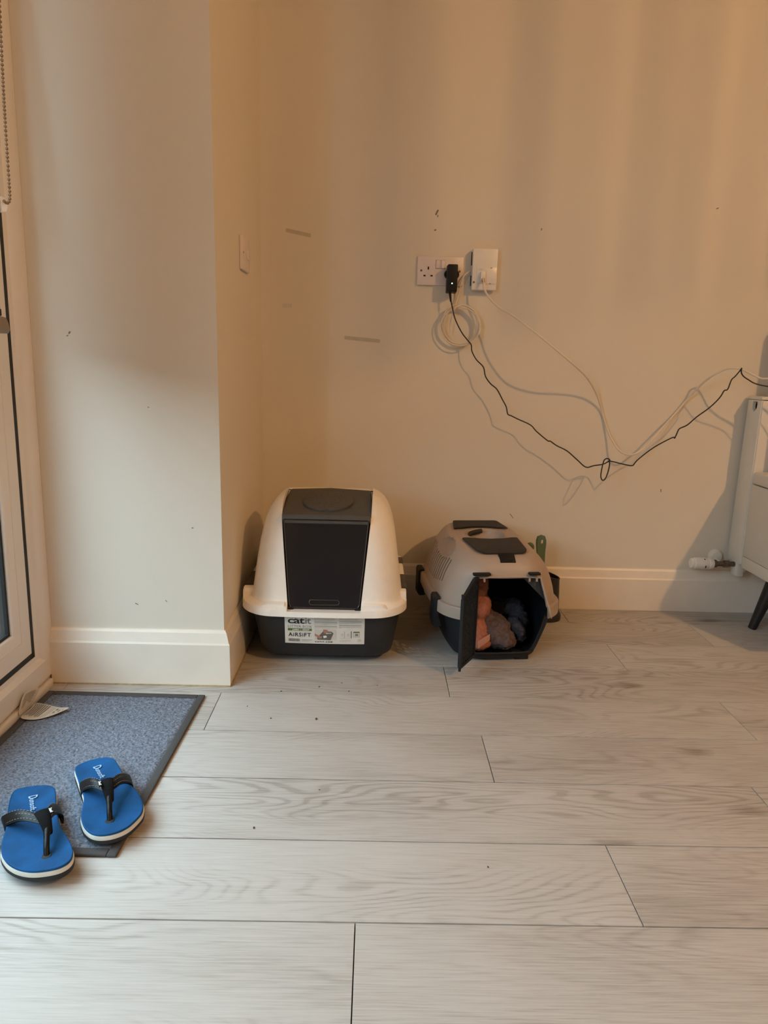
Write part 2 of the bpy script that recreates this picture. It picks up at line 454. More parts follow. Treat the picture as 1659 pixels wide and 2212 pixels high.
def blob_mesh(name, blobs, mat, parent, voxel=0.005, noise=0.004, nscale=40, seed=0, squash_z=None, smooth_it=6):
    """soft cloth heap: overlapping ellipsoids fused by a voxel remesh, smoothed and creased with noise"""
    from mathutils import noise as mn
    bm = bmesh.new()
    for (c, r, rot) in blobs:
        g = bmesh.ops.create_icosphere(bm, subdivisions=3, radius=1.0)
        mt = Matrix.Translation(c) @ Matrix.Rotation(rot[2], 4, 'Z') @ Matrix.Rotation(rot[1], 4, 'Y') @ Matrix.Rotation(rot[0], 4, 'X') @ Matrix.Diagonal((*r, 1))
        bmesh.ops.transform(bm, matrix=mt, verts=g['verts'])
    o = temp_bm(bm)
    rm = o.modifiers.new('r', 'REMESH'); rm.mode = 'VOXEL'; rm.voxel_size = voxel
    sm = o.modifiers.new('m', 'SMOOTH'); sm.factor = 0.5; sm.iterations = smooth_it
    dg = bpy.context.evaluated_depsgraph_get(); dg.update()
    me = bpy.data.meshes.new_from_object(o.evaluated_get(dg)); me.materials.clear()
    bpy.data.objects.remove(o, do_unlink=True)
    nrm = [v.normal.copy() for v in me.vertices]
    for v, nn in zip(me.vertices, nrm):
        p = Vector(v.co)*nscale+Vector((seed, 0, 0))
        d = mn.noise(p)*noise + mn.noise(p*4)*noise*0.45
        v.co = v.co + nn*d
    return from_me(name, me, mat, parent, True)

# ------------------------------------------------------------------ room shell
XD = -0.785          # inner plane of the glazed door on the left
WY = 2.231           # back wall plane
PX, PY = -0.361, 1.615   # chimney-breast style pier: right face X, front face Y
H = 2.62
def struct(name, x0, x1, y0, y1, z0, z1, mat):
    o = box(name, x0, x1, y0, y1, z0, z1, mat); o['kind'] = 'structure'; return o
wall_back = struct('wall_back', PX, 4.0, WY, WY+0.12, 0, H, M['wall'])
wall_pier = struct('wall_pier', -1.03, PX, PY, WY+0.12, 0, H, M['wall'])
struct('wall_left', -1.03, XD, -3.0, -0.52, 0, H, M['wall'])
struct('wall_left_lintel', -1.03, XD, -0.52, PY, 2.13, H, M['wall'])
struct('wall_right', 4.0, 4.12, -3.0, WY+0.12, 0, H, M['wall_far'])
struct('wall_front', -1.03, 4.12, -3.12, -3.0, 0, H, M['wall_far'])
struct('ceiling', -1.03, 4.12, -3.12, WY+0.12, H, H+0.1, M['ceil'])

# floor: dark underlay with every laminate plank laid on it
floor = struct('floor', -1.03, 4.12, -3.12, WY+0.12, -0.12, -0.010, M['under'])
PW, PL, Y0 = 0.17607, 1.225, 0.86264
joints = {-1: -0.0124, 0: 0.4109, 1: 0.7565, 2: 0.2498, 3: 0.8646, 4: 0.1986, 5: 0.6983, 6: 1.02, 7: 0.634,
          -2: 0.55, -3: 0.05, -4: 0.82, -5: 0.33, -6: 1.1, -7: 0.6, -8: 0.2, -9: 0.9, -10: 0.4}
plank_cache = {}
def plank_mesh(L, w):
    key = (round(L, 3), round(w, 4))
    if key not in plank_cache:
        bm = bmesh.new()
        b_ = 0.0004
        hx, hy = L/2-0.0008, w/2-0.0013
        rings = [(hx, hy, -0.010), (hx, hy, -b_), (hx-b_, hy-b_, 0.0)]
        R = [[bm.verts.new((sx*a, sy*c, z)) for sx, sy in ((-1, -1), (1, -1), (1, 1), (-1, 1))] for a, c, z in rings]
        for i in range(2):
            for j in range(4): bm.faces.new((R[i][j], R[i][(j+1) % 4], R[i+1][(j+1) % 4], R[i+1][j]))
        bm.faces.new(R[2]); bm.faces.new(R[0][::-1])
        me = bpy.data.meshes.new('plank'); bm.to_mesh(me); bm.free(); me.materials.append(M['plank'])
        plank_cache[key] = me
    return plank_cache[key]
def lay(x0, x1, y0, y1):
    me = plank_mesh(x1-x0, y1-y0)
    o = bpy.data.objects.new('plank', me); o.location = ((x0+x1)/2, (y0+y1)/2, 0)
    link(o, floor)
for k in range(-10, 8):
    ya, yb = Y0+k*PW, Y0+(k+1)*PW
    if k == 7: yb = 2.225
    xs = [joints[k]+PL*n for n in range(-3, 5)]
    xmin, xmax = -0.79, 3.99
    if ya > PY-0.02: xmin = -0.365
    cuts = [xmin]+[x for x in xs if xmin+0.06 < x < xmax-0.06]+[xmax]
    if k == 4: cuts = [-0.79, -0.745]+[x for x in cuts if x > -0.7]
    if k == 3: cuts = [-0.79]+[x for x in xs if -0.7 < x < xmax-0.06]+[xmax]
    for a, b_ in zip(cuts, cuts[1:]): lay(a, b_, ya, yb)

# skirting boards: flat face, stepped ogee, slanted top
SK = [(0, 0), (0, 0.108), (0.0025, 0.113), (0.0055, 0.124), (0.0085, 0.136), (0.012, 0.1415), (0.016, 0.1425), (0.0165, 0.0)]
def skirting(name, p, q, out, mat=None, m0=0, m1=0):
    """run the profile from p to q; 'out' points into the room, depth 16 mm; m0/m1 mitre the ends"""
    p, q, out = Vector(p), Vector(q), Vector(out)
    d = (q-p).normalized(); loops = []
    for base, mt in ((p, m0), (q, m1)):
        loops.append([base+out*(0.016-a)+Vector((0, 0, z))+d*mt*(0.016-a) for a, z in SK])
    V, F = loft(loops)
    bm = bmesh.new(); vv = [bm.verts.new(v) for v in V]
    for f in F: bm.faces.new([vv[i] for i in f])
    o = from_bm(name, bm, mat or M['trim']); o['kind'] = 'structure'; return o
skirting('baseboard_back', (PX+0.016, WY, 0), (3.99, WY, 0), (0, -1, 0))
skirting('baseboard_pier_side', (PX, PY, 0), (PX, WY, 0), (1, 0, 0), m0=-1)
skirting('baseboard_pier_front', (XD, PY, 0), (PX, PY, 0), (0, -1, 0), m1=1)
# yellowed bead of caulk where the skirting of the pier meets the floor
box('trim_1', XD, PX+0.017, PY-0.0185, PY-0.0155, 0, 0.003, M['caulk'])['kind'] = 'structure'
box('trim_2', PX+0.0155, PX+0.0185, PY-0.017, WY-0.02, 0, 0.003, M['caulk'])['kind'] = 'structure'

# strips of old tape, scuffs and a chip on the paint: pieces of the walls
def wall_piece(name, mat, pts, y, wall):
    o = mesh(name, [(x, y, z) for x, z in pts]+[(x, y+0.0006, z) for x, z in pts],
             [tuple(range(len(pts)))]+[(i, (i+1) % len(pts), (i+1) % len(pts)+len(pts), i+len(pts)) for i in range(len(pts))], mat, wall)
    return o
def strip(cx, cz, L, w, a):
    c, s = math.cos(a), math.sin(a); out = []
    for u, v in ((-1, -1), (-.3, -1.06), (.5, -.95), (1, -1), (1.02, 0), (.98, 1), (.2, 1.05), (-.6, .95), (-1, 1), (-1.03, .2)):
        out.append((cx+u*L/2*c-v*w/2*s, cz+u*L/2*s+v*w/2*c))
    return out
wall_piece('tape_strip', M['tape'], strip(-0.246, 1.1725, 0.076, 0.011, -0.185), WY-0.0006, wall_back)
wall_piece('tape_strip', M['tape'], strip(-0.047, 0.8655, 0.110, 0.011, -0.075), WY-0.0006, wall_back)
M['tape2'] = simple('faint_tape_residue', (0.62, 0.585, 0.52), 0.6, 0.04, 80)
wall_piece('tape_strip', M['tape2'], strip(-0.281, 0.960, 0.030, 0.012, 0.02), WY-0.0006, wall_back)
for x, z, L, w, a in ((0.170, 1.242, 0.016, 0.005, 1.1), (0.173, 1.232, 0.006, 0.003, 1.6), (0.167, 1.192, 0.006, 0.004, 0.3), (0.489, 1.203, 0.006, 0.003, 1.5),
                      (0.941, 0.410, 0.010, 0.003, 1.7), (0.456, 0.313, 0.018, 0.002, -0.9), (1.016, 1.277, 0.007, 0.003, 0.4)):
    wall_piece('scuff', M['scuff'], strip(x, z, L, w, a), WY-0.0006, wall_back)
for x, z, L, w, a in ((-0.691, 0.845, 0.006, 0.003, 0.9), (-0.696, 0.838, 0.004, 0.002, 0.4), (-0.572, 0.206, 0.008, 0.0018, -0.5), (-0.522, 0.683, 0.003, 0.002, 0),
                      (-0.43, 0.40, 0.004, 0.0025, 0.2), (-0.50, 0.215, 0.006, 0.0015, -0.8)):
    wall_piece('scuff', M['scuff'], strip(x, z, L, w, a), PY-0.0006, wall_pier)

# ------------------------------------------------------------------ glazed door on the left
door = bpy.data.objects.new('door_1', None); COL.objects.link(door); _W['door_1'] = (Vector((XD, 1.0, 0)), None, None); door.location = (XD, 1.0, 0); door['kind'] = 'structure'
def profile_run(name, prof, axis, a, b_, mat, parent):
    """extrude a closed (x, t) profile along 'y' or 'z' from a to b_"""
    pass
def dbox(name, x0, x1, y0, y1, z0, z1, mat, bevel=0.003):
    return box(name, x0, x1, y0, y1, z0, z1, mat, door, bevel)
JY0, JY1 = -0.50, PY-0.001
# outer frame: jambs, head, sill with a sloped rebate step
def poly_extrude_z(name, pts, z0, z1, mat, parent, bevel=0.0):
    return prism(name, pts, z0, z1, mat, parent, bevel)
jamb = [(XD, JY1), (XD, 1.5725), (XD-0.004, 1.5655), (XD-0.009, 1.560), (XD-0.009, 1.5450), (XD-0.012, 1.5428), (XD-0.07, 1.5428), (XD-0.07, JY1)]
poly_extrude_z('frame_jamb', jamb, 0.070, 2.12, M['upvc'], door)
def mirror_jamb(yc): return [(x, 2*yc-y) for x, y in jamb][::-1]
poly_extrude_z('frame_jamb', [(x, y-2.113) for x, y in mirror_jamb(1.6155)], 0, 2.12, M['upvc'], door)
def sill_run(name, y0, y1):
    prof = [(XD+0.0004, 0.026), (XD+0.0004, 0.072), (XD-0.004, 0.079), (XD-0.0086, 0.084), (XD-0.0086, 0.0935), (XD-0.0116, 0.0957), (XD-0.07, 0.0957), (XD-0.07, 0.0), (XD-0.006, 0.0), (XD-0.006, 0.026)]
    loops = [[(x, y, z) for x, z in prof] for y in (y0, y1)]
    V, F = loft(loops); bm = bmesh.new(); vv = [bm.verts.new(v) for v in V]
    for f in F: bm.faces.new([vv[i] for i in f])
    return from_bm(name, bm, M['upvc'], door)
sill_run('frame_sill', JY0, JY1)
dbox('frame_head', XD-0.07, XD, JY0, JY1, 2.05, 2.12, M['upvc'])
dbox('frame_mullion', XD-0.07, XD-0.004, 0.515, 0.585, 0.09, 2.06, M['upvc'])
# cover strip along the foot of the frame
dbox('floor_trim', XD-0.004, XD+0.008, JY0, 1.590, 0.0, 0.019, M['trim'], 0.003)
def leaf(ya, yb):
    """one glazed leaf between ya and yb"""
    z0, z1 = 0.1072, 2.045
    gap = 0.012
    # dark gasket line seen all round the sash
    for n, (y0, y1, a, b_) in {'gasket': (yb-0.002, yb+gap-0.0002, z0-gap, z1), 'gasket.a': (ya-gap+0.0005, ya+0.002, z0-gap, z1)}.items():
        dbox('gasket', XD-0.06, XD-0.0092, y0, y1, a, b_, M['gasket'], 0.0)
    dbox('gasket', XD-0.06, XD-0.0092, ya-gap, yb+gap-0.0002, z0-gap+0.0005, z0+0.002, M['gasket'], 0.0)
    sw = 0.072; rl = 0.074
    def sash_bar(name, along, fixed, a0, a1, inward):
        # profile across the bar: outer edge -> inner bead edge (d from outer edge, x offset)
        prof = [(0, -0.060), (0, -0.012), (0.003, -0.0085), (0.042, -0.0085), (0.0435, -0.0105), (0.045, -0.0085), (0.064, -0.0105), (0.069, -0.0120), (sw, -0.0140), (sw, -0.060)]
        sc = 1.0 if along == 'z' else rl/sw
        loops = []
        for e, mit in ((a0, 1), (a1, -1)):
            lp = []
            for d, xo in prof:
                c = fixed+inward*d*sc
                al = e+mit*d*(rl/sw if along == 'z' else 1.0)
                lp.append((XD+xo, c, al) if along == 'z' else (XD+xo, al, c))
            loops.append(lp)
        V, F = loft(loops); bm = bmesh.new(); vv = [bm.verts.new(v) for v in V]
        for f in F: bm.faces.new([vv[i] for i in f])
        return from_bm(name, bm, M['upvc'], door)
    sash_bar('sash_stile', 'z', yb, z0, z1, -1)
    sash_bar('sash_stile', 'z', ya, z0, z1, 1)
    sash_bar('sash_rail', 'y', z0, ya, yb, 1)
    sash_bar('sash_rail', 'y', z1, ya, yb, -1)
    # black inner glazing gasket and the pane
    gy0, gy1, gz0, gz1 = ya+sw, yb-sw, z0+rl, z1-rl
    for y0, y1, a, b_ in ((gy1-0.007, gy1, gz0, gz1), (gy0, gy0+0.007, gz0, gz1), (gy0, gy1, gz0, gz0+0.007), (gy0, gy1, gz1-0.007, gz1)):
        dbox('glazing_gasket', XD-0.046, XD-0.0180, y0, y1, a, b_, M['gasket'], 0.0)
    dbox('pane', XD-0.0255, XD-0.0215, gy0-0.004, gy1+0.004, gz0-0.004, gz1+0.004, M['glass'], 0.0)
leaf(0.595, 1.5308)
leaf(-0.43, 0.505)

door.rotation_euler.y = 0.010   # door tilted slightly to match its image lines, standing in for lens distortion
# roller blind in front of the far leaf
blind = empty('roller_blind', (XD+0.03, 1.05, 0.84), 'taupe roller blind lowered halfway over the white glazed door', 'blind')
bx = XD+0.028
box('fabric', bx, bx+0.0012, 0.66, 1.452, 0.862, 2.03, M['fabric_blind'], blind)
bm = bmesh.new()
prof = [(0, 0.866), (0.004, 0.868), (0.010, 0.866), (0.014, 0.855), (0.016, 0.842), (0.012, 0.835), (-0.004, 0.835), (-0.008, 0.845), (-0.004, 0.862)]
V, F = loft([[(bx-0.002+x, y, z) for x, z in prof] for y in (0.65, 1.458)])
mesh('bottom_bar', V, F, simple('blind_bar_taupe', (0.25, 0.21, 0.17), 0.55), blind, False, 30)
cyl('roller_tube', (bx+0.01, 0.64, 2.035), (bx+0.01, 1.50, 2.035), 0.022, 0.022, M['fabric_blind'], blind)
box('end_clip', bx+0.001, bx+0.006, 1.425, 1.447, 0.869, 0.882, M['black'], blind, 0.001)

chain = empty('blind_chain', (XD+0.03, 1.52, 1.09), 'bronze beaded blind chain hanging in a loop beside the door frame', 'chain')
cx = XD+0.035
path_c = [(cx, 1.560, 1.95), (cx, 1.548, 1.60), (cx, 1.5375, 1.468), (cx, 1.528, 1.35), (cx, 1.5215, 1.25), (cx, 1.5175, 1.15), (cx, 1.5165, 1.115), (cx, 1.514, 1.100), (cx, 1.507, 1.0925), (cx, 1.498, 1.0905), (cx, 1.487, 1.093)]
pc = catmull(path_c, 40)
bm = bmesh.new(); acc = 0; last = pc[0]; beads = [pc[0]]
for p in pc[1:]:
    acc += (p-last).length; last = p
    if acc >= 0.0072: beads.append(p); acc = 0
for p in beads:
    g = bmesh.ops.create_icosphere(bm, subdivisions=2, radius=0.0031)
    bmesh.ops.translate(bm, vec=p, verts=g['verts'])
o = from_bm('beads', bm, M['chain'], chain, True); o['kind'] = 'stuff'
tube('cord', pc[::4], 0.0009, M['chain'], chain, 6)
clip = empty('chain_tensioner', (XD+0.01, 1.50, 1.07), 'clear plastic chain holder fixed over the black door seal', 'holder')
bm = bmesh.new()
bm_box(bm, XD-0.008, XD+0.006, 1.470, 1.525, 1.058, 1.118, 0.006, 3)
from_bm('back_plate', bm, M['clear'], clip, angle=40)
cyl('wheel', (XD+0.006, 1.500, 1.088), (XD+0.030, 1.500, 1.088), 0.017, 0.015, M['clear'], clip, 24, 0.002)
cyl('screw', (XD+0.005, 1.505, 1.105), (XD+0.010, 1.505, 1.105), 0.0035, 0.0035, M['screw'], clip, 12)
cyl('screw', (XD+0.005, 1.497, 1.066), (XD+0.010, 1.497, 1.066), 0.0035, 0.0035, M['screw'], clip, 12)

# outside: dark paving, and a fence added to block low sky light
ground = struct('exterior_ground', -7.0, -1.03, -6.0, 5.0, -0.25, -0.12, M['paving'])
gf = empty('sky_block_fence', (-2.75, 0.5, -0.12), 'added dark fence outside the glazed door that blocks low sky light', 'fence')
for k in range(40):
    y = -5.0+0.25*k
    box('board', -2.78+0.012*(k % 2), -2.76+0.012*(k % 2), y, y+0.262, -0.12, 1.30+0.01*((k*7) % 3), M['fence'], gf)
for k in range(6): box('post', -2.86, -2.78, -4.9+1.9*k, -4.8+1.9*k, -0.12, 1.36, M['fence'], gf)

# ------------------------------------------------------------------ wall sockets, adapter, box, cables
def fused_switch():
    t = empty('spur_switch', (PX, 1.945, 1.068), 'white single fused spur switch on the narrow side of the pier', 'switch')
    box('face_plate', PX, PX+0.009, 1.893, 1.998, 1.0245, 1.108, M['socket'], t, 0.0025)
    box('rocker', PX+0.008, PX+0.012, 1.955, 1.975, 1.055, 1.080, M['socket'], t, 0.001)
    box('fuse_holder', PX+0.008, PX+0.0105, 1.915, 1.940, 1.050, 1.085, M['socket'], t, 0.001)
    for y in (1.905, 1.986): cyl('screw', (PX+0.008, y, 1.067), (PX+0.0097, y, 1.067), 0.003, 0.003, M['screw'], t, 12)
fused_switch()
sock = empty('double_socket', (0.187, WY, 1.073), 'white twin wall socket with the black adapter plugged into its right outlet', 'socket')
SX0, SX1, SZ0, SZ1 = 0.1165, 0.2575, 1.031, 1.1165
box('face_plate', SX0, SX1, WY-0.0095, WY, SZ0, SZ1, M['socket'], sock, 0.0028)
for x in (0.1785, 0.1945):
    bm = bmesh.new(); bm_box(bm, x-0.0057, x+0.0057, WY-0.0135, WY-0.008, 1.0805, 1.1045, 0.0012, 2, Matrix.Rotation(math.radians(4 if x < 0.18 else -4), 4, 'X'))
    from_bm('rocker', bm, M['socket'], sock, angle=40)
    box('rocker_gap', x-0.0066, x+0.0066, WY-0.0098, WY-0.0094, 1.0795, 1.1055, simple('rocker_gap_%d' % int(x*1000), (0.36, 0.27, 0.25), 0.6), sock)
for dx in (0.0, 0.073):
    for x, z, w, h in ((0.150, 1.081, 0.0045, 0.0085), (0.139, 1.059, 0.0068, 0.0045), (0.1605, 1.059, 0.0068, 0.0045)):
        box('pin_hole', x+dx-w/2, x+dx+w/2, WY-0.0100, WY-0.009, z-h/2, z+h/2, M['dark_hole'], sock)
for x in (0.1285, 0.2455): cyl('screw', (x, WY-0.0108, 1.0735), (x, WY-0.009, 1.0735), 0.0032, 0.0032, M['screw'], sock, 16)

ad = empty('power_adapter', (0.221, WY-0.03, 1.05), 'black plug-in power adapter with a lit green dot in the twin socket', 'adapter')
bm = bmesh.new()
bm_box(bm, 0.2055, 0.2355, WY-0.056, WY-0.018, 1.0105, 1.0885, 0.003, 3)
for v in bm.verts:
    if v.co.y > WY-0.03: v.co.x = 0.2205+(v.co.x-0.2205)*1.08; v.co.z += -0.003 if v.co.z < 1.05 else 0
from_bm('housing', bm, M['black'], ad, angle=40)
bm = bmesh.new()
bmesh.ops.create_cone(bm, cap_ends=True, segments=40, radius1=0.0235, radius2=0.022, depth=0.010, matrix=Matrix.Translation((0.2215, WY-0.0150, 1.064)) @ Matrix.Rotation(PI/2, 4, 'X') @ Matrix.Diagonal((1, 0.72, 1, 1)))
from_bm('plug_base', bm, M['black'], ad, angle=40)
cyl('status_light', (0.2195, WY-0.0566, 1.0335), (0.2195, WY-0.0555, 1.0335), 0.0019, 0.0019, M['led'], ad, 12)
cyl('strain_relief', (0.2155, WY-0.040, 1.012), (0.2195, WY-0.044, 0.982), 0.0042, 0.0028, M['black'], ad, 14)

wb = empty('phone_line_box', (0.32, WY, 1.08), 'white wall-mounted phone line box right of the twin socket', 'box')
bm = bmesh.new(); bm_box(bm, 0.2815, 0.3575, WY-0.030, WY-0.004, 1.0195, 1.1395, 0.003, 3)
from_bm('cover', bm, M['box_white'], wb, angle=40)
box('back_box', 0.2805, 0.3535, WY-0.012, WY, 1.026, 1.137, M['socket'], wb, 0.002)
box('lower_plate', 0.2960, 0.3555, WY-0.0322, WY-0.029, 1.0375, 1.0855, M['box_white'], wb, 0.0012)
for x in (0.2878, 0.3528): cyl('screw', (x, WY-0.0312, 1.0415), (x, WY-0.029, 1.0415), 0.0031, 0.0031, M['screw'], wb, 14)
for x, z in ((0.3385, 1.0835), (0.3365, 1.0385)): box('latch_mark', x-0.0025, x+0.0025, WY-0.0326, WY-0.032, z-0.001, z+0.001, M['screw'], wb)
for z0, z1 in ((1.092, 1.130), (1.032, 1.062)): box('side_slot', 0.2790, 0.2812, WY-0.016, WY-0.010, z0, z1, M['dark_hole'], wb)
for k in range(2):
    tube('port_mark', [(0.3035+0.0065*k+0.0028*math.cos(a), WY-0.0324, 1.0785+0.0022*math.sin(a)) for a in [2*PI*i/12 for i in range(12)]], 0.0004, M['ink_lgrey'], wb, 5, True)

WHITE = [(0.3125,2.187,1.052),(0.3145,2.174,1.035),(0.317,2.170,1.018),(0.336,2.161,0.989),(0.365,2.141,0.962),(0.394,2.121,0.944),(0.434,2.091,0.912),(0.477,2.071,0.879),(0.527,2.066,0.841),(0.580,2.091,0.806),(0.627,2.131,0.777),(0.664,2.171,0.747),(0.694,2.201,0.712),(0.720,2.223,0.666),(0.739,2.223,0.614),(0.757,2.211,0.574),(0.777,2.191,0.543),(0.802,2.176,0.532),(0.829,2.171,0.540),(0.864,2.181,0.568),(0.908,2.201,0.614),(0.952,2.219,0.660),(0.987,2.219,0.707),(1.010,2.191,0.752),(1.027,2.161,0.781),(1.049,2.141,0.800),(1.066,2.121,0.807),(1.089,2.101,0.804),(1.114,2.081,0.789),(1.132,2.071,0.780),(1.148,2.061,0.780),(1.169,2.041,0.782),(1.22,2.030,0.765),(1.28,2.040,0.700),(1.34,2.045,0.600),(1.40,2.045,0.502)]
BLACK = [(0.219,2.187,0.985),(0.2215,2.186,0.978),(0.226,2.186,0.960),(0.233,2.186,0.936),(0.246,2.186,0.910),(0.261,2.186,0.887),(0.279,2.186,0.867),(0.288,2.186,0.856),(0.291,2.184,0.837),(0.306,2.181,0.812),(0.328,2.181,0.791),(0.336,2.179,0.763),(0.353,2.178,0.741),(0.373,2.176,0.725),(0.392,2.176,0.694),(0.405,2.174,0.672),(0.411,2.173,0.650),(0.422,2.171,0.645),(0.444,2.171,0.635),(0.484,2.171,0.618),(0.503,2.166,0.599),(0.540,2.166,0.571),(0.548,2.166,0.570),(0.570,2.166,0.556),(0.602,2.161,0.541),(0.636,2.161,0.514),(0.666,2.161,0.491),(0.688,2.156,0.497),(0.715,2.151,0.503),(0.727,2.146,0.511),(0.732,2.141,0.518),(0.721,2.131,0.524),(0.708,2.121,0.519),(0.700,2.111,0.493),(0.696,2.101,0.472),(0.701,2.096,0.461),(0.712,2.101,0.469),(0.725,2.121,0.492),(0.731,2.136,0.510),(0.728,2.141,0.515),(0.745,2.141,0.513),(0.768,2.121,0.509),(0.789,2.101,0.508),(0.797,2.101,0.517),(0.809,2.101,0.531),(0.849,2.096,0.567),(0.899,2.091,0.598),(0.905,2.091,0.595),(0.911,2.091,0.611),(0.917,2.091,0.625),(0.937,2.086,0.637),(0.960,2.081,0.662),(0.993,2.076,0.691),(1.017,2.071,0.721),(1.028,2.071,0.742),(1.035,2.066,0.746),(1.040,2.061,0.773),(1.047,2.056,0.784),(1.056,2.051,0.800),(1.058,2.046,0.808),(1.060,2.051,0.803),(1.065,2.056,0.793),(1.073,2.056,0.784),(1.084,2.051,0.776),(1.104,2.046,0.765),(1.140,2.041,0.758),(1.167,2.031,0.758),(1.21,2.020,0.745),(1.27,2.025,0.66),(1.33,2.025,0.56),(1.39,2.025,0.500)]
wc = empty('phone_cable', (0.313, 2.19, 1.05), 'white cable drooping from the phone line box across to the cabinet', 'cable')
tube('sheath', WHITE, 0.0030, M['cable_white'], wc, 10, sub=5)
box('plug', 0.3060, 0.3195, WY-0.046, WY-0.0325, 1.044, 1.072, M['box_white'], wc, 0.002)
cyl('strain_relief', (0.3127, 2.192, 1.054), (0.3143, 2.177, 1.038), 0.0052, 0.0040, simple('grey_boot', (0.30, 0.20, 0.15), 0.5), wc, 14, 0.001)
bc = tube('adapter_cable', BLACK, 0.0019, M['cable_black'], None, 8, sub=4)
setp(bc, 'thin black kinked cable hanging from the adapter with a small loop', 'cable')
# coil of spare white cable
pts = [(0.279,2.221,1.076),(0.266,2.213,1.068),(0.255,2.208,1.054),(0.248,2.211,1.030),(0.245,2.217,1.007),(0.239,2.217,0.985),(0.232,2.214,0.966)]
rnd = random.Random(3)
turn = [(0.2545, 0.9125, 0.0600, 0.0625, -0.2), (0.2500, 0.917, 0.0540, 0.0600, 0.40), (0.2590, 0.9165, 0.0540, 0.0570, -0.55), (0.2510, 0.9105, 0.0590, 0.0550, 0.8)]
for ti, (tx, tz, ra, rb_, ph) in enumerate(turn):
    for k in range(18):
        a = math.radians(115)+2*PI*k/18
        f_ = k/18
        nx = turn[(ti+1) % 4]
        X_ = tx*(1-f_)+nx[0]*f_; Z_ = tz*(1-f_)+nx[1]*f_; A_ = ra*(1-f_)+nx[2]*f_; B_ = rb_*(1-f_)+nx[3]*f_; P_ = ph*(1-f_)+nx[4]*f_
        ux, uz = A_*math.cos(a), B_*math.sin(a)
        pts.append((X_+ux*math.cos(P_*.3)-uz*math.sin(P_*.3), 2.214-0.006*ti+0.005*math.sin(a*1.5+ti), Z_+ux*math.sin(P_*.3)+uz*math.cos(P_*.3)))
pts += [(0.232, 2.194, 0.962), (0.226, 2.198, 0.940), (0.222, 2.203, 0.915), (0.222, 2.206, 0.895)]
cc = tube('coiled_cable', pts, 0.0021, M['cable_white'], None, 8, sub=5)
setp(cc, 'spare white cable wound into a round coil below the twin socket', 'cable')

# ------------------------------------------------------------------ litter box
LX = -0.124
lb = empty('litter_box', (LX, 1.98, -0.029), 'hooded cat litter box, cream lid over charcoal pan, in the corner by the pier', 'litter box')
pan = [rrect(LX, 1.888, 2.12, 0.140, 0.04, -0.029, 0.004), rrect(LX, 1.868, 2.14, 0.160, 0.045, -0.0275, 0.005), rrect(LX, 1.842, 2.165, 0.175, 0.05, -0.018, 0.007), rrect(LX, 1.815, 2.178, 0.1835, 0.055, -0.003, 0.008), rrect(LX, 1.803, 2.185, 0.1870, 0.06, 0.012, 0.010),
       rrect(LX, 1.786, 2.205, 0.2045, 0.066, 0.112, 0.010), rrect(LX, 1.784, 2.207, 0.206, 0.066, 0.1285, 0.010), rrect(LX, 1.790, 2.200, 0.200, 0.062, 0.1285, 0.010), rrect(LX, 1.812, 2.170, 0.178, 0.055, 0.005, 0.009)]
V, F = loft(pan); mesh('pan', V, F, M['dark_pan'], lb, False, 40)
box('litter', LX-0.175, LX+0.172, 1.826, 2.14, 0.007, 0.045, simple('clumping_litter', (0.10, 0.10, 0.11), 0.95, 0.3, 400, 0.8, 300), lb, 0.01)['kind'] = 'stuff'
# hood: lofted dome with a sunk channel for panel and flap
def panel_z(y): return 0.3885+(y-1.829)*0.195       # plane of the grey top panel
def flap_y(z): return 1.7765+(z-0.145)*0.226        # plane of the front flap
RCX = -0.1300
rim = [(0.1280, 0.2280, 1.768, 2.240, 0.092, 0.012), (0.1260, 0.2300, 1.766, 2.242, 0.094, 0.012), (0.1455, 0.2295, 1.767, 2.241, 0.094, 0.012), (0.1485, 0.2275, 1.769, 2.239, 0.092, 0.011)]
hood = [(0.1540, 0.2130, 1.7785, 2.230, 0.094, 0.008), (0.1620, 0.2100, 1.7835, 2.225, 0.092, 0.006), (0.180, 0.2075, 1.7875, 2.221, 0.090, 0.005), (0.22, 0.2025, 1.7955, 2.212, 0.088, 0.005), (0.265, 0.1965, 1.805, 2.198, 0.086, 0.005),
        (0.305, 0.1905, 1.8145, 2.180, 0.085, 0.005), (0.340, 0.1835, 1.8235, 2.160, 0.085, 0.005), (0.368, 0.1755, 1.8325, 2.140, 0.083, 0.005), (0.390, 0.1665, 1.842, 2.127, 0.080, 0.005), (0.407, 0.1560, 1.854, 2.112, 0.076, 0.004),
        (0.4205, 0.1420, 1.870, 2.096, 0.070, 0.004), (0.430, 0.1260, 1.890, 2.078, 0.062, 0.003), (0.4360, 0.1070, 1.912, 2.058, 0.052, 0.002), (0.4390, 0.085, 1.938, 2.036, 0.040, 0.001), (0.4405, 0.055, 1.962, 2.015, 0.024, 0.0), (0.441, 0.02, 1.982, 1.996, 0.006, 0)]
def interp(tab, n):
    out = []
    for i in range(len(tab)-1):
        for k in range(n):
            t = k/n; out.append(tuple(a+(b_-a)*t for a, b_ in zip(tab[i], tab[i+1])))
    out.append(tab[-1]); return out
prof_all = rim+interp(hood, 3)
loops = [rrect(RCX if z < 0.1495 else LX, yf, yb, hx, r, z, bow, 0.0, 14, 40) for z, hx, yf, yb, r, bow in prof_all]
def ch_half(z): return 0.0985+(z-0.15)*0.102 if z < 0.40 else 0.124
def sstep(a, b_, x):
    t = max(0, min(1, (x-a)/(b_-a))); return t*t*(3-2*t)
CXF = -0.1265
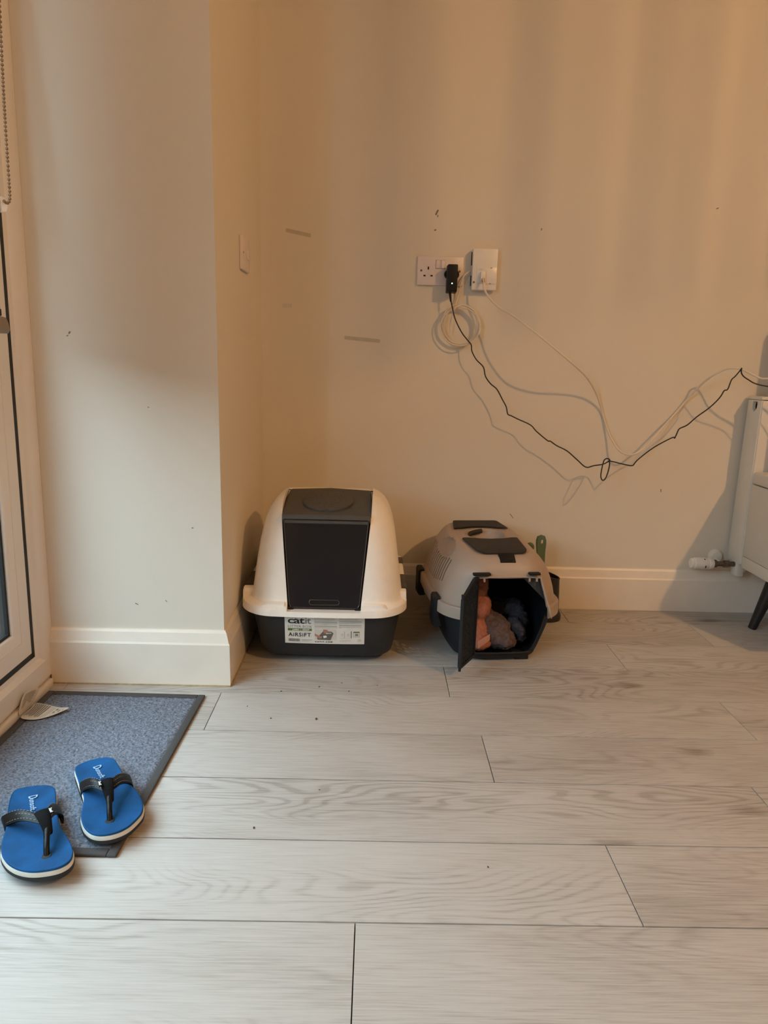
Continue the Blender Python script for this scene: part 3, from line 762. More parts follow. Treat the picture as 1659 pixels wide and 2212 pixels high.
def sunk(loops_, depth):
    out = []
    for lp in loops_:
        l2 = []
        for x, y, z in lp:
            if z > 0.138:
                m_ = 1-sstep(ch_half(z)+0.002, ch_half(z)+0.008, abs(x-CXF))
                if m_ > 0:
                    ty = max(y, flap_y(z)+depth) if y < 1.95 else y
                    tz = z if z < 0.34 else min(z, (panel_z(y) if y < 2.02 else max(0.30, 0.4325-(y-2.02)*0.10))-depth)
                    y = y+(ty-y)*m_; z = z+(tz-z)*m_
            l2.append((x, y, z))
        out.append(l2)
    return out
V, F = loft(loops, True, True)
ho = temp(V, F)
def inset(lp, d):
    ym = (min(p[1] for p in lp)+max(p[1] for p in lp))/2
    cx_ = (min(p[0] for p in lp)+max(p[0] for p in lp))/2
    hx_ = max(abs(p[0]-cx_) for p in lp); hy_ = max(abs(p[1]-ym) for p in lp)
    return [(cx_+(x-cx_)*max(0.1, hx_-d)/hx_, ym+(y-ym)*max(0.1, hy_-d)/hy_, z) for x, y, z in lp]
inner = [inset(lp, 0.0035) for lp in loops[:-2]]
inner = [[(x, y, z-0.003) for x, y, z in lp] for lp in inner]
V, F = loft(sunk(inner, 0.0125), True, True)
ci = temp(V, F)
# channel cutter: profile in y/z with its half width
prof_c = [(1.60, 0.1405, 0.0985), (flap_y(0.1405)+0.0085, 0.1405, 0.0985), (flap_y(0.375)+0.0085, 0.375, 0.1205), (1.838, panel_z(1.838)-0.009, 0.1212), (2.016, panel_z(2.016)-0.009, 0.1245), (2.050, 0.4215, 0.1245), (2.30, 0.400, 0.1245), (2.30, 0.62, 0.1245), (1.60, 0.62, 0.1245)]
V, F = loft([[(CXF-h, y, z) for y, z, h in prof_c], [(CXF+h, y, z) for y, z, h in prof_c]])
cc_ = temp(V, F)
cb = bmesh.new()
pts2 = rpoly([(CXF-0.080, 0.160), (CXF+0.080, 0.160), (CXF+0.093, 0.340), (CXF-0.093, 0.340)], 0.02)
vv = [cb.verts.new((x, 1.70, z)) for x, z in pts2]; f = cb.faces.new(vv)
r_ = bmesh.ops.extrude_face_region(cb, geom=[f]); bmesh.ops.translate(cb, vec=(0, 0.22, 0), verts=[v for v in r_['geom'] if isinstance(v, bmesh.types.BMVert)])
co = temp_bm(cb)
cut(ho, [cc_, ci, co], 0)
evaluated(ho, 'hood', M['white_plastic'], lb, True, 38)
for o_ in (cc_, ci, co): bpy.data.objects.remove(o_, do_unlink=True)
# raised front ledges either side of the flap
for s in (-1, 1):
    bm = bmesh.new()
    xa, xb = (CXF+s*0.106, CXF+s*0.172)
    lps = []
    for t in range(9):
        u = t/8; x = xa+(xb-xa)*u
        hgt = 0.0115*(1-u**5)
        yo = 1.7655+0.0000+0.020*max(0, u-0.45)**2
        lps.append([(x, yo, 0.143), (x, yo, 0.1475+hgt*0.85), (x, yo+0.004, 0.149+hgt), (x, yo+0.016, 0.150+hgt), (x, yo+0.02, 0.143)])
    V, F = loft(lps); mesh('ledge', V, F, M['white_plastic'], lb, True, 50)
# shelf along each side of the lid: cream tabs with two grey clips let in between them
for s in (-1, 1):
    for nm, mt, y0, y1, zt, dx, rr in (('flange', 'white_plastic', 1.846, 1.8785, 0.1765, 0.0015, 0.012), ('clip', 'grey_plastic', 1.880, 1.997, 0.1785, 0.0005, 0.003), ('flange', 'white_plastic', 2.000, 2.118, 0.1785, 0.0020, 0.010),
                                       ('clip', 'grey_plastic', 2.1215, 2.185, 0.1780, 0.0010, 0.003), ('flange', 'white_plastic', 2.188, 2.205, 0.1765, 0.0040, 0.006)):
        loops_ = []
        for y, e in ((y0, rr), (y0+rr*0.3, rr*0.3), (y0+rr, 0.0), (y1-rr, 0.0), (y1-rr*0.3, rr*0.3), (y1, rr)):
            xi, xx = LX+s*0.196, RCX+s*(0.2290-dx)
            loops_.append([(xi, y, 0.145), (xx, y, 0.145), (xx, y, zt-e-0.004), (xx-s*0.0012, y, zt-e-0.0012), (xx-s*0.004, y, zt-e), (xi, y, zt-e*0.6)])
        V, F = loft(loops_); bm = bmesh.new(); vv = [bm.verts.new(v) for v in V]
        for f in F: bm.faces.new([vv[i_] for i_ in f])
        from_bm(nm, bm, M[mt], lb, angle=40)
# grey top panel folding over into the hinge
bm = bmesh.new()
secs = []
def prow(y, z, hw, sk):
    return [(CXF-hw, y+0.002, z-sk), (CXF-hw, y, z-0.003), (CXF-hw+0.004, y, z), (CXF, y, z+0.0005), (CXF+hw-0.004, y, z), (CXF+hw, y, z-0.003), (CXF+hw, y+0.002, z-sk)]
rows = [(1.8265, 0.3790, 0.1178, 0.008), (1.8275, 0.3840, 0.1182, 0.010), (1.8310, 0.3895, 0.1184, 0.014), (1.8375, 0.3920, 0.1186, 0.018), (1.90, panel_z(1.90)+0.001, 0.1195, 0.02), (1.96, panel_z(1.96)+0.001, 0.1205, 0.018), (2.012, panel_z(2.012)+0.001, 0.1165, 0.01)]
def bend(row):  # back edge arches
    return row
lps = [prow(*r_) for r_ in rows]
lps[-1] = [(x, y+0.014*(1-((x-CXF)/0.12)**2), z+0.0027*(1-((x-CXF)/0.12)**2)) for x, y, z in lps[-1]]
V, F = loft(lps, False, False, closed=False)
po = temp(V, F); s_ = po.modifiers.new('s', 'SOLIDIFY'); s_.thickness = 0.003; s_.offset = 0
evaluated(po, 'top_panel', M['grey_plastic'], lb, True, 30)
# round filter lid with thumb notch and vent holes
slope = math.atan(0.195)
pf = Matrix.Translation((CXF-0.0005, 1.917, panel_z(1.917)+0.0015)) @ Matrix.Rotation(slope, 4, 'X')
outl = []
for k in range(72):
    a = 2*PI*k/72-PI/2
    x, y = 0.0700*math.cos(a), 0.0700*math.sin(a)
    d = abs(((a+PI/2+PI) % (2*PI))-PI)
    if d < 0.15: y += 0.006*math.cos(d/0.15*PI/2)
    outl.append((x, y))
lid_o = prism('filter_lid', outl, 0.0, 0.0085, M['grey_plastic'], lb, 0.0018, 2, pf)
bm = bmesh.new()
for rr, n in ((0.018, 6), (0.034, 11), (0.049, 15)):
    for k in range(n):
        a = 2*PI*k/n+0.4*rr*40
        if math.sin(a) > 0.3 or rr < 0.05:
            g = bmesh.ops.create_circle(bm, cap_ends=True, segments=8, radius=0.0019, matrix=Matrix.Translation((rr*math.cos(a), rr*math.sin(a), 0.0087)))
bmesh.ops.transform(bm, matrix=pf, verts=bm.verts)
from_bm('vent_hole', bm, simple('vent_hole_shadow', (0.028, 0.024, 0.022), 0.8), lid_o)['kind'] = 'stuff'
prism('lid_recess', [(0.0765*math.cos(2*PI*k/48), 0.0765*math.sin(2*PI*k/48)) for k in range(48)], -0.0005, 0.0006, M['black'], lb, xf=pf)
texts('panel_print', [('catit', -0.011, 0.0, 0.012, 1.0, 0.0, 'LEFT')], simple('silver_print', (0.34, 0.33, 0.31), 0.5), lb,
      Matrix.Translation((CXF-0.001, 1.839, panel_z(1.839)+0.0030)) @ Matrix.Rotation(slope, 4, 'X'))
# dark slot lining round the flap
def fl(x, z, off=0.0): return (x, flap_y(z)+off, z)
ztop, zbot = 0.3800, 0.146
bm = bmesh.new()
for s in (-1, 1):
    q = [(CXF+s*0.1015, 0.139), (CXF+s*0.0905, 0.139), (CXF+s*0.110, 0.380), (CXF+s*0.1205, 0.380)]
    vv = [bm.verts.new(fl(x, z, 0.0065)) for x, z in q]; f = bm.faces.new(vv if s < 0 else vv[::-1])
q = [(CXF-0.098, 0.1395), (CXF+0.098, 0.1395), (CXF+0.098, 0.1475), (CXF-0.098, 0.1475)]
bm.faces.new([bm.verts.new(fl(x, z, 0.0063)) for x, z in q])
r_ = bmesh.ops.solidify(bm, geom=list(bm.faces), thickness=0.004)
from_bm('flap_frame', bm, M['black'], lb)
# flap: smoked see-through plate with rolled edge and a moulded finger grip
hw0, hw1 = 0.0935, 0.1145
out2 = rpoly([(CXF-hw0, zbot), (CXF+hw0, zbot), (CXF+hw1, ztop), (CXF-hw1, ztop)], [0.012, 0.012, 0.004, 0.004], 6)
bm = bmesh.new()
vv = [bm.verts.new(fl(x, z, 0.0005)) for x, z in out2]; f = bm.faces.new(vv)
r_ = bmesh.ops.extrude_face_region(bm, geom=[f]); bmesh.ops.translate(bm, vec=(0, 0.0025, 0), verts=[v for v in r_['geom'] if isinstance(v, bmesh.types.BMVert)])
flap = from_bm('flap', bm, M['smoky'], lb)
tube('flap_edge', [fl(x, z, 0.0005) for x, z in out2], 0.0016, M['smoky_edge'], flap, 8, True)
grip = []
for a in range(0, 360, 15):
    c, s = math.cos(math.radians(a)), math.sin(math.radians(a))
    grip.append(fl(CXF-0.0005+(0.034 if c > 0 else -0.034)+0.0065*c, 0.1605+0.0065*s, -0.0003))
tube('grip_rim', grip, 0.0014, M['smoky_edge'], flap, 8, True)
for s in (-1, 1): box('foot', CXF+s*0.0905-0.008, CXF+s*0.0905+0.008, flap_y(0.143)-0.001, flap_y(0.143)+0.008, 0.137, 0.149, M['black'], lb, 0.003)
cyl('hinge_bar', (CXF-0.112, 1.832, 0.3705), (CXF+0.112, 1.832, 0.3705), 0.006, 0.006, M['grey_plastic'], lb, 12)
box('inner_skirt', CXF-0.108, CXF+0.108, 1.836, 1.840, 0.338, 0.372, M['grey_plastic'], lb)
# product sticker, wrapped on the front of the pan
LW0, LW1, LZ0, LZ1 = -0.2335, -0.0165, 0.0385, 0.1185
def pan_front(x, z):
    t = (z-0.014)/(0.112-0.014); yf = 1.801+(1.786-1.801)*t
    u = (x-LX)/(0.187+(0.2045-0.187)*t)
    return yf-0.010*(1-u*u)
def lab(p):   # sticker coordinates (metres from its lower left corner) to the pan's surface
    x = LW0+p[0]; z = LZ0+p[1]-0.006*((p[0]/0.217)-0.5)*0+0.0
    return Vector((x, pan_front(x, z)-0.0009-p[2], z))
bm = bmesh.new()
grid = [[bm.verts.new(lab((0.217*i/24, 0.080*j/10, -0.0004))) for i in range(25)] for j in range(11)]
for j in range(10):
    for i in range(24): bm.faces.new((grid[j][i], grid[j][i+1], grid[j+1][i+1], grid[j+1][i]))
sticker = from_bm('sticker', bm, M['paper'], lb, True)
W_, H_ = 0.217, 0.080
k1659 = 0.217/1435   # the sticker is about 1435 units wide in the study crop
def U(x, y): return ((x-135)*k1659, H_-(y-95)*k1659*1.03)
def quad(bm, x0, y0, x1, y1, d=0.0002):
    n = max(1, int(abs(x1-x0)/40)); a = []
    for i in range(n+1):
        x = x0+(x1-x0)*i/n
        a.append((bm.verts.new(lab((*U(x, y0), d))), bm.verts.new(lab((*U(x, y1), d)))))
    for i in range(n): bm.faces.new((a[i][1], a[i+1][1], a[i+1][0], a[i][0]))
def T(body, x, y, px, sp=1.0, bold=0.0, sx=1.0):
    ux, uy = U(x, y); return (body, ux, uy, px*k1659/0.70, sp, bold, 'LEFT', sx)
def labx(co): return lab((co.x, co.y, 0.0003))
for it_ in (T('cat', 186, 214, 128, 0.92, 0.0005, 1.50), T('AiRSiFT', 200, 470, 76, 1.16, 0.0003, 1.0), T('CATiT.COM', 678, 578, 24, 1.5, 0.0003, 1.25)): texts('lettering', [it_], M['ink'], sticker, labx)
for it_ in (T('it', 496, 214, 128, 0.95, 0.0003, 1.15), T('LITTER BOX', 188, 296, 50, 1.06, 0.0, 1.06), T('30', 1398, 442, 44, 0.9, 0.0005, 1.0)): texts('lettering', [it_], M['ink_grey'], sticker, labx)
# the little curl on the second letter of the name
tube('lettering', [lab((*U(332+13*math.cos(a)*(1-i_/26), 130+13*math.sin(a)*(1-i_/26)), 0.0003)) for i_, a in enumerate([2.6+0.42*k for k in range(16)])], 0.0006, M['ink'], sticker, 5)
bm = bmesh.new(); quad(bm, 190, 312, 622, 358, 0.0002)
for a in ((1326, 350, 1338, 490), (1370, 358, 1482, 380)): quad(bm, *a)
from_bm('green_band', bm, M['ink_green'], sticker)['kind'] = 'stuff'
texts('lettering', [(('JUMBO  |  GÉANT'), *U(275, 348), 26*k1659/0.70, 1.0, 0.0002, 'LEFT', 1.05)], M['ink_white'], sticker, lambda c: lab((c.x, c.y, 0.0006)))
# lines of small print, bar code, pictograms
rl = random.Random(5)
bm = bmesh.new()
def para(x0, x1, y0, n, last):
    y = y0
    for i in range(n):
        x = x0; xe = x1 if i < n-1 else last
        while x < xe-10:
            w = rl.randint(10, 34); quad(bm, x, y, min(x+w, xe), y+5); x += w+7
        y += 11.5
for x0, x1, y0, n, last in ((668, 1040, 98, 5, 1010), (668, 1075, 168, 6, 900), (672, 1072, 250, 5, 950), (1114, 1455, 98, 4, 1440), (1114, 1520, 154, 5, 1380), (1114, 1515, 226, 6, 1160), (436, 628, 528, 4, 560), (1122, 1328, 530, 3, 1250), (1444, 1520, 508, 5, 1490), (225, 590, 372, 1, 590)):
    para(x0, x1, y0, n, last)
for x0, x1, y0 in ((1122, 1218, 486), (1236, 1330, 486), (1150, 1196, 400), (1258, 1306, 400)): para(x0, x1, y0, 1 if y0 > 450 else 5, x1)
quad(bm, 1204, 356, 1216, 490)
from_bm('small_print', bm, M['ink_lgrey'], sticker)['kind'] = 'stuff'
bm = bmesh.new()
for y0, x0, x1 in ((170, 668, 1075), (252, 672, 1072), (156, 1114, 1520), (228, 1114, 1515), (528, 436, 628)): quad(bm, x0, y0, x1, y0+5, 0.0003)
x = 200
while x < 402:
    w = rl.choice((3, 4, 6, 8)); quad(bm, x, 516, x+w, 572); x += w+rl.choice((3, 4, 5))
for a in ((1372, 380, 1376, 466), (1478, 380, 1482, 466), (1372, 462, 1482, 466)): quad(bm, *a)
from_bm('bar_code', bm, M['ink_grey'], sticker)['kind'] = 'stuff'
def lpoly(name, pts, mat, d):
    bm = bmesh.new(); bm.faces.new([bm.verts.new(lab((*U(x, y), d))) for x, y in pts]); from_bm(name, bm, mat, sticker)
lpoly('picture', [(674, 318), (1058, 318), (1058, 524), (674, 524)], M['bg_print'], 0.0003)
lpoly('picture', [(716, 488), (826, 356), (980, 362), (1012, 396), (958, 530), (724, 524)], M['pan_print'], 0.0005)
lpoly('picture', [(862, 384), (968, 382), (984, 398), (880, 408)], M['ink_lgrey'], 0.0006)
lpoly('picture', [(826, 446), (884, 440), (892, 476), (836, 492)], M['ink_white'], 0.0007)
lpoly('picture', [(676, 400), (700, 418), (770, 452), (812, 462), (788, 502), (742, 492), (676, 446)], M['skin_print'], 0.0007)
lpoly('picture', [(824, 320), (902, 326), (910, 366), (882, 388), (838, 400)], M['skin_print'], 0.0008)
lb.scale = (0.965, 0.965, 0.965)
lb.location = (LX*0.965, 1.98*0.965, 0.0)

# ------------------------------------------------------------------ pet carrier
TH = math.radians(6)
CO = Vector((0.3551, 1.7984, 0))
ROT = Matrix.Rotation(TH, 4, 'Z')
CM = Matrix.Translation(CO) @ ROT
pc_ = empty('pet_carrier', tuple(CM @ Vector((0, 0.19, 0))), 'open beige and navy plastic pet carrier standing right of the litter box', 'pet carrier')
def cw(p): return CM @ Vector(p)
def cmesh(name, V, F, mat, parent=pc_, smooth=False, angle=None): return mesh(name, [cw(v) for v in V], F, mat, parent, smooth, angle)
def plan(hx, yf, yb, r, z, bs=0.012, bf=0.012, cs=12, ss=24): return rrect(0, yf, yb, hx, r, z, bf, bs, cs, ss, 0.012)
def carve(V, F, cutters, thick, name, mat, angle=38):
    o = temp([cw(v) for v in V], F)
    cut(o, cutters, thick, -1)
    res_ = evaluated(o, name, mat, pc_, True, angle)
    for c in cutters: bpy.data.objects.remove(c, do_unlink=True)
    return res_
def cprism(pts, a, b_, axis='y'):
    """cutter: 2-D outline swept along a local axis"""
    bm = bmesh.new()
    P3 = (lambda u, v, w: (u, w, v)) if axis == 'y' else ((lambda u, v, w: (u, v, w)) if axis == 'z' else (lambda u, v, w: (w, u, v)))
    A = [bm.verts.new(cw(P3(u, v, a))) for u, v in pts]; B = [bm.verts.new(cw(P3(u, v, b_))) for u, v in pts]
    bm.faces.new(A); bm.faces.new(B[::-1]); n = len(pts)
    for i in range(n): bm.faces.new((A[i], A[(i+1) % n], B[(i+1) % n], B[i]))
    return temp_bm(bm)
# lower tub with the front cut down
tub = [plan(0.106, 0.000, 0.345, 0.05, 0.006), plan(0.112, -0.006, 0.352, 0.055, 0.010), plan(0.116, -0.010, 0.357, 0.06, 0.022), plan(0.128, -0.018, 0.365, 0.065, 0.06), plan(0.139, -0.025, 0.376, 0.07, 0.10), plan(0.146, -0.030, 0.384, 0.075, 0.132), plan(0.155, -0.040, 0.392, 0.08, 0.134), plan(0.157, -0.042, 0.394, 0.08, 0.146)]
tub2 = interp([(i,) for i in range(len(tub))], 2)
V, F = loft(tub, True, False)
opening = rpoly([(-0.086, 0.027), (0.090, 0.027), (0.125, 0.135), (0.092, 0.2475), (-0.090, 0.2475), (-0.122, 0.135)], [0.02, 0.02, 0.05, 0.012, 0.012, 0.05], 6)
carve(V, F, [cprism(opening, -0.12, 0.045)], 0.003, 'tub', M['navy'])
for x0, x1, y0, y1 in ((-0.095, -0.06, 0.005, 0.05), (0.045, 0.085, -0.010, 0.04), (-0.095, -0.06, 0.29, 0.33), (0.06, 0.095, 0.29, 0.33)):
    box('foot', x0, x1, y0, y1, 0.0, 0.012, M['navy'], pc_, 0.003, 2, xf=CM)
# upper shell
up = [(0.1345, 0.1640, -0.048, 0.400, 0.085), (0.1335, 0.1655, -0.0495, 0.4015, 0.085), (0.1620, 0.1650, -0.0490, 0.401, 0.085), (0.1655, 0.1635, -0.0475, 0.3995, 0.084), (0.1665, 0.1540, -0.043, 0.391, 0.080),
      (0.178, 0.1510, -0.0415, 0.389, 0.078), (0.205, 0.1450, -0.038, 0.385, 0.074), (0.230, 0.1370, -0.034, 0.380, 0.070), (0.250, 0.1285, -0.031, 0.3755, 0.066), (0.268, 0.1185, -0.026, 0.370, 0.062), (0.2815, 0.1080, -0.018, 0.364, 0.057),
      (0.2910, 0.0980, -0.009, 0.3585, 0.050), (0.2965, 0.0895, 0.000, 0.352, 0.044), (0.2990, 0.0800, 0.010, 0.345, 0.036), (0.3000, 0.06, 0.04, 0.31, 0.03), (0.3003, 0.03, 0.10, 0.25, 0.02)]
def tilt(p):   # the roof climbs a little towards the back
    x, y, z = p
    return (x, y, z+0.03*max(0, y)*max(0, min(1, (z-0.25)/0.045)))
upi = up[:5]+interp(up[5:], 2)
lps = [plan(hx, yf, yb, r, z) for z, hx, yf, yb, r in upi]
# finger hollows high on both flanks
def dent(p):
    x, y, z = p
    if z > 0.17:
        q = ((y-0.165)/0.066)**2+((z-0.2745)/0.021)**2
        if q < 1.0:
            x -= math.copysign(0.016*min(1, (1-q)*3.0), x); z -= 0.003*min(1, (1-q)*2)
    return (x, y, z)
lps = [[tilt(dent(p)) for p in lp] for lp in lps]
V, F = loft(lps, True, True)
def shrink(lp, d):
    ym = 0.176; hx_ = max(abs(p[0]) for p in lp); hy_ = max(abs(p[1]-ym) for p in lp)
    return [(x*max(0.1, hx_-d)/hx_, ym+(y-ym)*max(0.1, hy_-d)/hy_, z-d*0.8) for x, y, z in lp]
inn = [shrink(plan(hx, yf, yb, r, z), 0.004) for z, hx, yf, yb, r in upi[:-2]]
def inner_dent(p):
    x, y, z = dent((p[0]*1.03, p[1], p[2]+0.003))
    return tilt((x/1.03, y, z-0.003)) if abs(x-p[0]*1.03) < 1e-9 else tilt((x/1.03-math.copysign(0.003, x), y, z-0.003))
inn = [[inner_dent(p) for p in lp] for lp in inn]
Vi, Fi = loft(inn, True, True)
cavity = temp([cw(v) for v in Vi], Fi)
cutters = [cavity, cprism(opening, -0.12, 0.050)]
cutters.append(cprism([(0.060*math.cos(2*PI*k/48), 0.198+0.062*math.sin(2*PI*k/48)) for k in range(48)], 0.27, 0.34, 'z'))
for s in (-1, 1):
    bm = bmesh.new()
    for k in range(15):
        y = 0.070+0.0195*k
        top = 0.267
        bot = 0.206-0.0045*min(k, 4)
        if k >= 2: top -= 0.016*math.sin(min(1, (k-1)/9)*PI)
        q = [(y-0.0036, bot), (y+0.0036, bot), (y+0.0042, top), (y-0.0036, top)]
        A = [bm.verts.new(cw((s*0.085, u, v))) for u, v in q]; B = [bm.verts.new(cw((s*0.20, u, v))) for u, v in q]
        bm.faces.new(A); bm.faces.new(B[::-1])
        for i in range(4): bm.faces.new((A[i], A[(i+1) % 4], B[(i+1) % 4], B[i]))
    cutters.append(temp_bm(bm))
lining = [[tilt(dent(p)) for p in lp] for lp in [plan(hx, yf, yb, r, z) for z, hx, yf, yb, r in upi]]
lining = [shrink(lp, 0.0012) for lp in lining]
for c in cutters[-2:]:
    Vl, Fl = loft(lining, True, True); lo_ = temp([cw(v) for v in Vl], Fl)
    b_ = lo_.modifiers.new('b', 'BOOLEAN'); b_.operation = 'INTERSECT'; b_.solver = 'EXACT'; b_.object = c
    sl_ = evaluated(lo_, 'slot_shade_bars', M['slot_shade'], pc_, False, 40); sl_['kind'] = 'stuff'  # dark bars fill the slots, standing in for the shade inside
carve(V, F, cutters, 0, 'upper_shell', M['beige'])
# dish under the handle, dark folding handle
dish = []
for rr, dz in ((1.06, 0.3062), (1.04, 0.3085), (1.0, 0.3075), (0.97, 0.300), (0.90, 0.290), (0.74, 0.281), (0.5, 0.277), (0.1, 0.276)):
    dish.append([(0.058*rr*math.cos(2*PI*k/48), 0.198+0.060*rr*math.sin(2*PI*k/48), dz+0.02*rr*0.06*math.sin(2*PI*k/48)) for k in range(48)])
V, F = loft(dish, False, True); cmesh('handle_dish', V, F, M['beige'], smooth=True)
hpts = [(-0.046, 0.230, 0.286), (-0.040, 0.236, 0.297), (-0.022, 0.242, 0.303), (0.000, 0.247, 0.305)]
tube('handle', [cw(p) for p in catmull(hpts, 6)], 0.0070, M['carrier_dark'], pc_, 12)
dl = rpoly([(-0.046, 0.236), (-0.054, 0.205), (-0.048, 0.175), (-0.028, 0.152), (0.008, 0.143), (-0.010, 0.158), (-0.022, 0.185), (-0.024, 0.205)], 0.008)
o_ = prism('handle_cover', dl, 0.284, 0.2945, M['carrier_dark'], pc_, 0.002, 2, CM)
# dark top panels
fp = rpoly([(-0.083, 0.148), (-0.060, 0.143), (-0.030, 0.134), (0.0, 0.131), (0.030, 0.134), (0.060, 0.143), (0.081, 0.148), (0.070, 0.022), (0.058, 0.004), (-0.058, 0.004), (-0.070, 0.022)], [0.004]*7+[0.012]*4)
rp = rpoly([(-0.070, 0.338), (0.070, 0.338), (0.084, 0.254), (0.055, 0.257), (0.028, 0.268), (0.0, 0.271), (-0.028, 0.268), (-0.055, 0.257), (-0.084, 0.254)], [0.012, 0.012, 0.004]+[0.004]*6)
def drape_panel(name, outline):
    """thin plate following the curved top of the shell"""
    def topz(x, y):
        z = 0.3016+0.03*max(0, y)
        ex = max(0, abs(x)-0.066)/0.03; ef = max(0, 0.024-y)/0.035; eb = max(0, y-0.336)/0.035
        return z-0.0065*ex*ex-0.0085*ef*ef-0.0075*eb*eb
    bm = bmesh.new(); vv = [bm.verts.new((x, y, 0)) for x, y in outline]; f = bm.faces.new(vv)
    bmesh.ops.triangulate(bm, faces=bm.faces)
    bmesh.ops.subdivide_edges(bm, edges=bm.edges, cuts=3, use_grid_fill=True)
    for v in bm.verts: v.co.z = topz(v.co.x, v.co.y)
    bmesh.ops.solidify(bm, geom=list(bm.faces), thickness=0.003)
    for v in bm.verts: v.co.z += 0.0025
    bmesh.ops.transform(bm, matrix=CM, verts=bm.verts)
    return from_bm(name, bm, M['carrier_dark'], pc_, angle=30)
drape_panel('top_hatch', fp); drape_panel('top_hatch', rp)
# latch of the front hatch in its notch
lt = Matrix.Translation((0.004, -0.013, 0.2935)) @ Matrix.Rotation(math.radians(38), 4, 'X')
bm = bmesh.new(); bm_box(bm, -0.022, 0.022, -0.016, 0.016, -0.004, 0.004, 0.003, 2); bm_box(bm, -0.014, 0.014, -0.014, -0.004, 0.003, 0.007, 0.001, 1)
bmesh.ops.transform(bm, matrix=CM @ lt, verts=bm.verts); from_bm('hatch_latch', bm, M['black'], pc_, angle=40)
# dark hinge caps over the opening and pale hinge pins
for x, w in ((-0.071, 0.024), (0.072, 0.016)):
    bm = bmesh.new(); bm_box(bm, x-w, x+w, -0.052, -0.036, 0.2565, 0.2635, 0.003, 2, Matrix.Rotation(math.radians(0), 4, 'X'))
    bmesh.ops.transform(bm, matrix=CM, verts=bm.verts); from_bm('hinge_cap', bm, M['black'], pc_, angle=40)
    for dx in (-0.012, 0.008): box('hinge_pin', x+dx-0.0025, x+dx+0.0025, -0.046, -0.041, 0.238, 0.2475, M['beige'], pc_, 0.001, xf=CM)
# dark gusset inside the opening's upper right corner
cmesh('corner_gusset', [(0.045, -0.028, 0.246), (0.092, -0.026, 0.246), (0.112, -0.026, 0.180), (0.045, -0.022, 0.246), (0.092, -0.020, 0.246), (0.112, -0.020, 0.180)], [(0, 2, 1), (3, 4, 5), (0, 1, 4, 3), (1, 2, 5, 4), (2, 0, 3, 5)], simple('charcoal_gusset', (0.035, 0.036, 0.042), 0.6))
# pale moulded lip round the upper half of the opening
lip = [(0.124, 0.138), (0.1215, 0.150), (0.094, 0.240), (0.088, 0.2475), (0.0, 0.2515), (-0.086, 0.2475), (-0.092, 0.240), (-0.119, 0.150), (-0.1215, 0.138)]
lip = catmull([(x, 0, z) for x, z in lip], 5)
def front_y(x, z):
    # outer surface of the front wall (bowed)
    yf = -0.049 if z < 0.166 else -0.043+(z-0.166)*0.135
    return yf-0.012*(1-(x/0.16)**2)
tube('opening_lip', [cw((p.x, front_y(p.x, p.z)+0.0015, p.z)) for p in lip], 0.0028, M['beige'], pc_, 8)
lo = [(-0.120, 0.132), (-0.104, 0.08), (-0.090, 0.036), (-0.078, 0.0275), (0.0, 0.0265), (0.080, 0.0275), (0.093, 0.036), (0.108, 0.08), (0.123, 0.132)]
tube('lower_lip', [cw((p.x, -0.030+0.019*(0.134-p.z)/0.11-0.012*(1-(p.x/0.14)**2), p.z)) for p in catmull([(x, 0, z) for x, z in lo], 5)], 0.0032, M['navy'], pc_, 8)
# side catches
for sx in (-1, 1):
    for yc in ((0.055, 0.318) if sx < 0 else (0.225, 0.325)):
        V = []; lps = []
        bulge = 0.1655+0.012*(1-((yc-0.176)/0.225)**2)
        for y in (yc-0.027, yc-0.022, yc+0.022, yc+0.027):
            e = 0.0 if abs(y-yc) < 0.025 else 0.002
            lps.append([(sx*(bulge+0.001), y, 0.085+e), (sx*(bulge+0.0075-e), y, 0.092), (sx*(bulge+0.0075-e), y, 0.166), (sx*(bulge+0.003), y, 0.172-e), (sx*(bulge-0.010), y, 0.1715-e), (sx*(bulge-0.010), y, 0.165), (sx*(bulge-0.006), y, 0.120), (sx*(bulge-0.016), y, 0.088)])
        V, F = loft(lps); bm = bmesh.new(); vv = [bm.verts.new(cw(v)) for v in V]
        for f in F: bm.faces.new([vv[i] for i in f])
        from_bm('catch', bm, M['navy'], pc_)
# lattice door standing open on its left hinge
HB, HT = Vector((-0.0835, -0.048, 0.034)), Vector((-0.084, -0.048, 0.250))
FB, FT = Vector((-0.1365, -0.120, 0.034)), Vector((-0.1365, -0.120, 0.219))
dd = (FB-HB); dlen = dd.length; du = dd.normalized(); dn = du.cross(Vector((0, 0, 1))).normalized()
def dp(u, z, w=0.0): return cw(HB+du*u+Vector((0, 0, z))+dn*w)
bars = bmesh.new()
def dbar(p, q, wv, th):
    p, q = Vector(p), Vector(q)
    t = (q-p).normalized(); nn = Vector((-t.y, t.x))
    c = [p+nn*wv, p-nn*wv, q-nn*wv, q+nn*wv]
    A = [bars.verts.new(dp(a.x, a.y, -th)) for a in c]; B = [bars.verts.new(dp(a.x, a.y, th)) for a in c]
    bars.faces.new(A); bars.faces.new(B[::-1])
    for i in range(4): bars.faces.new((A[i], A[(i+1) % 4], B[(i+1) % 4], B[i]))
def ztop_d(u): return 0.2165 if u < 0.02 else 0.2165-(u-0.02)/(dlen-0.02)*0.033
door_c = bpy.data.objects.new('door', None); COL.objects.link(door_c); door_c.parent = pc_; door_c.matrix_parent_inverse = Matrix.LocRotScale(*world_of(pc_)).inverted()
_W['door'] = (Vector((0, 0, 0)), None, None)
fr = [(0, 0), (dlen, 0), (dlen, ztop_d(dlen)), (0.02, 0.2165), (0, 0.2165)]
for a, b_ in zip(fr, fr[1:]+fr[:1]): dbar(a, b_, 0.0042, 0.0042)
from_bm('door_frame', bars, M['navy'], door_c)
bars = bmesh.new()
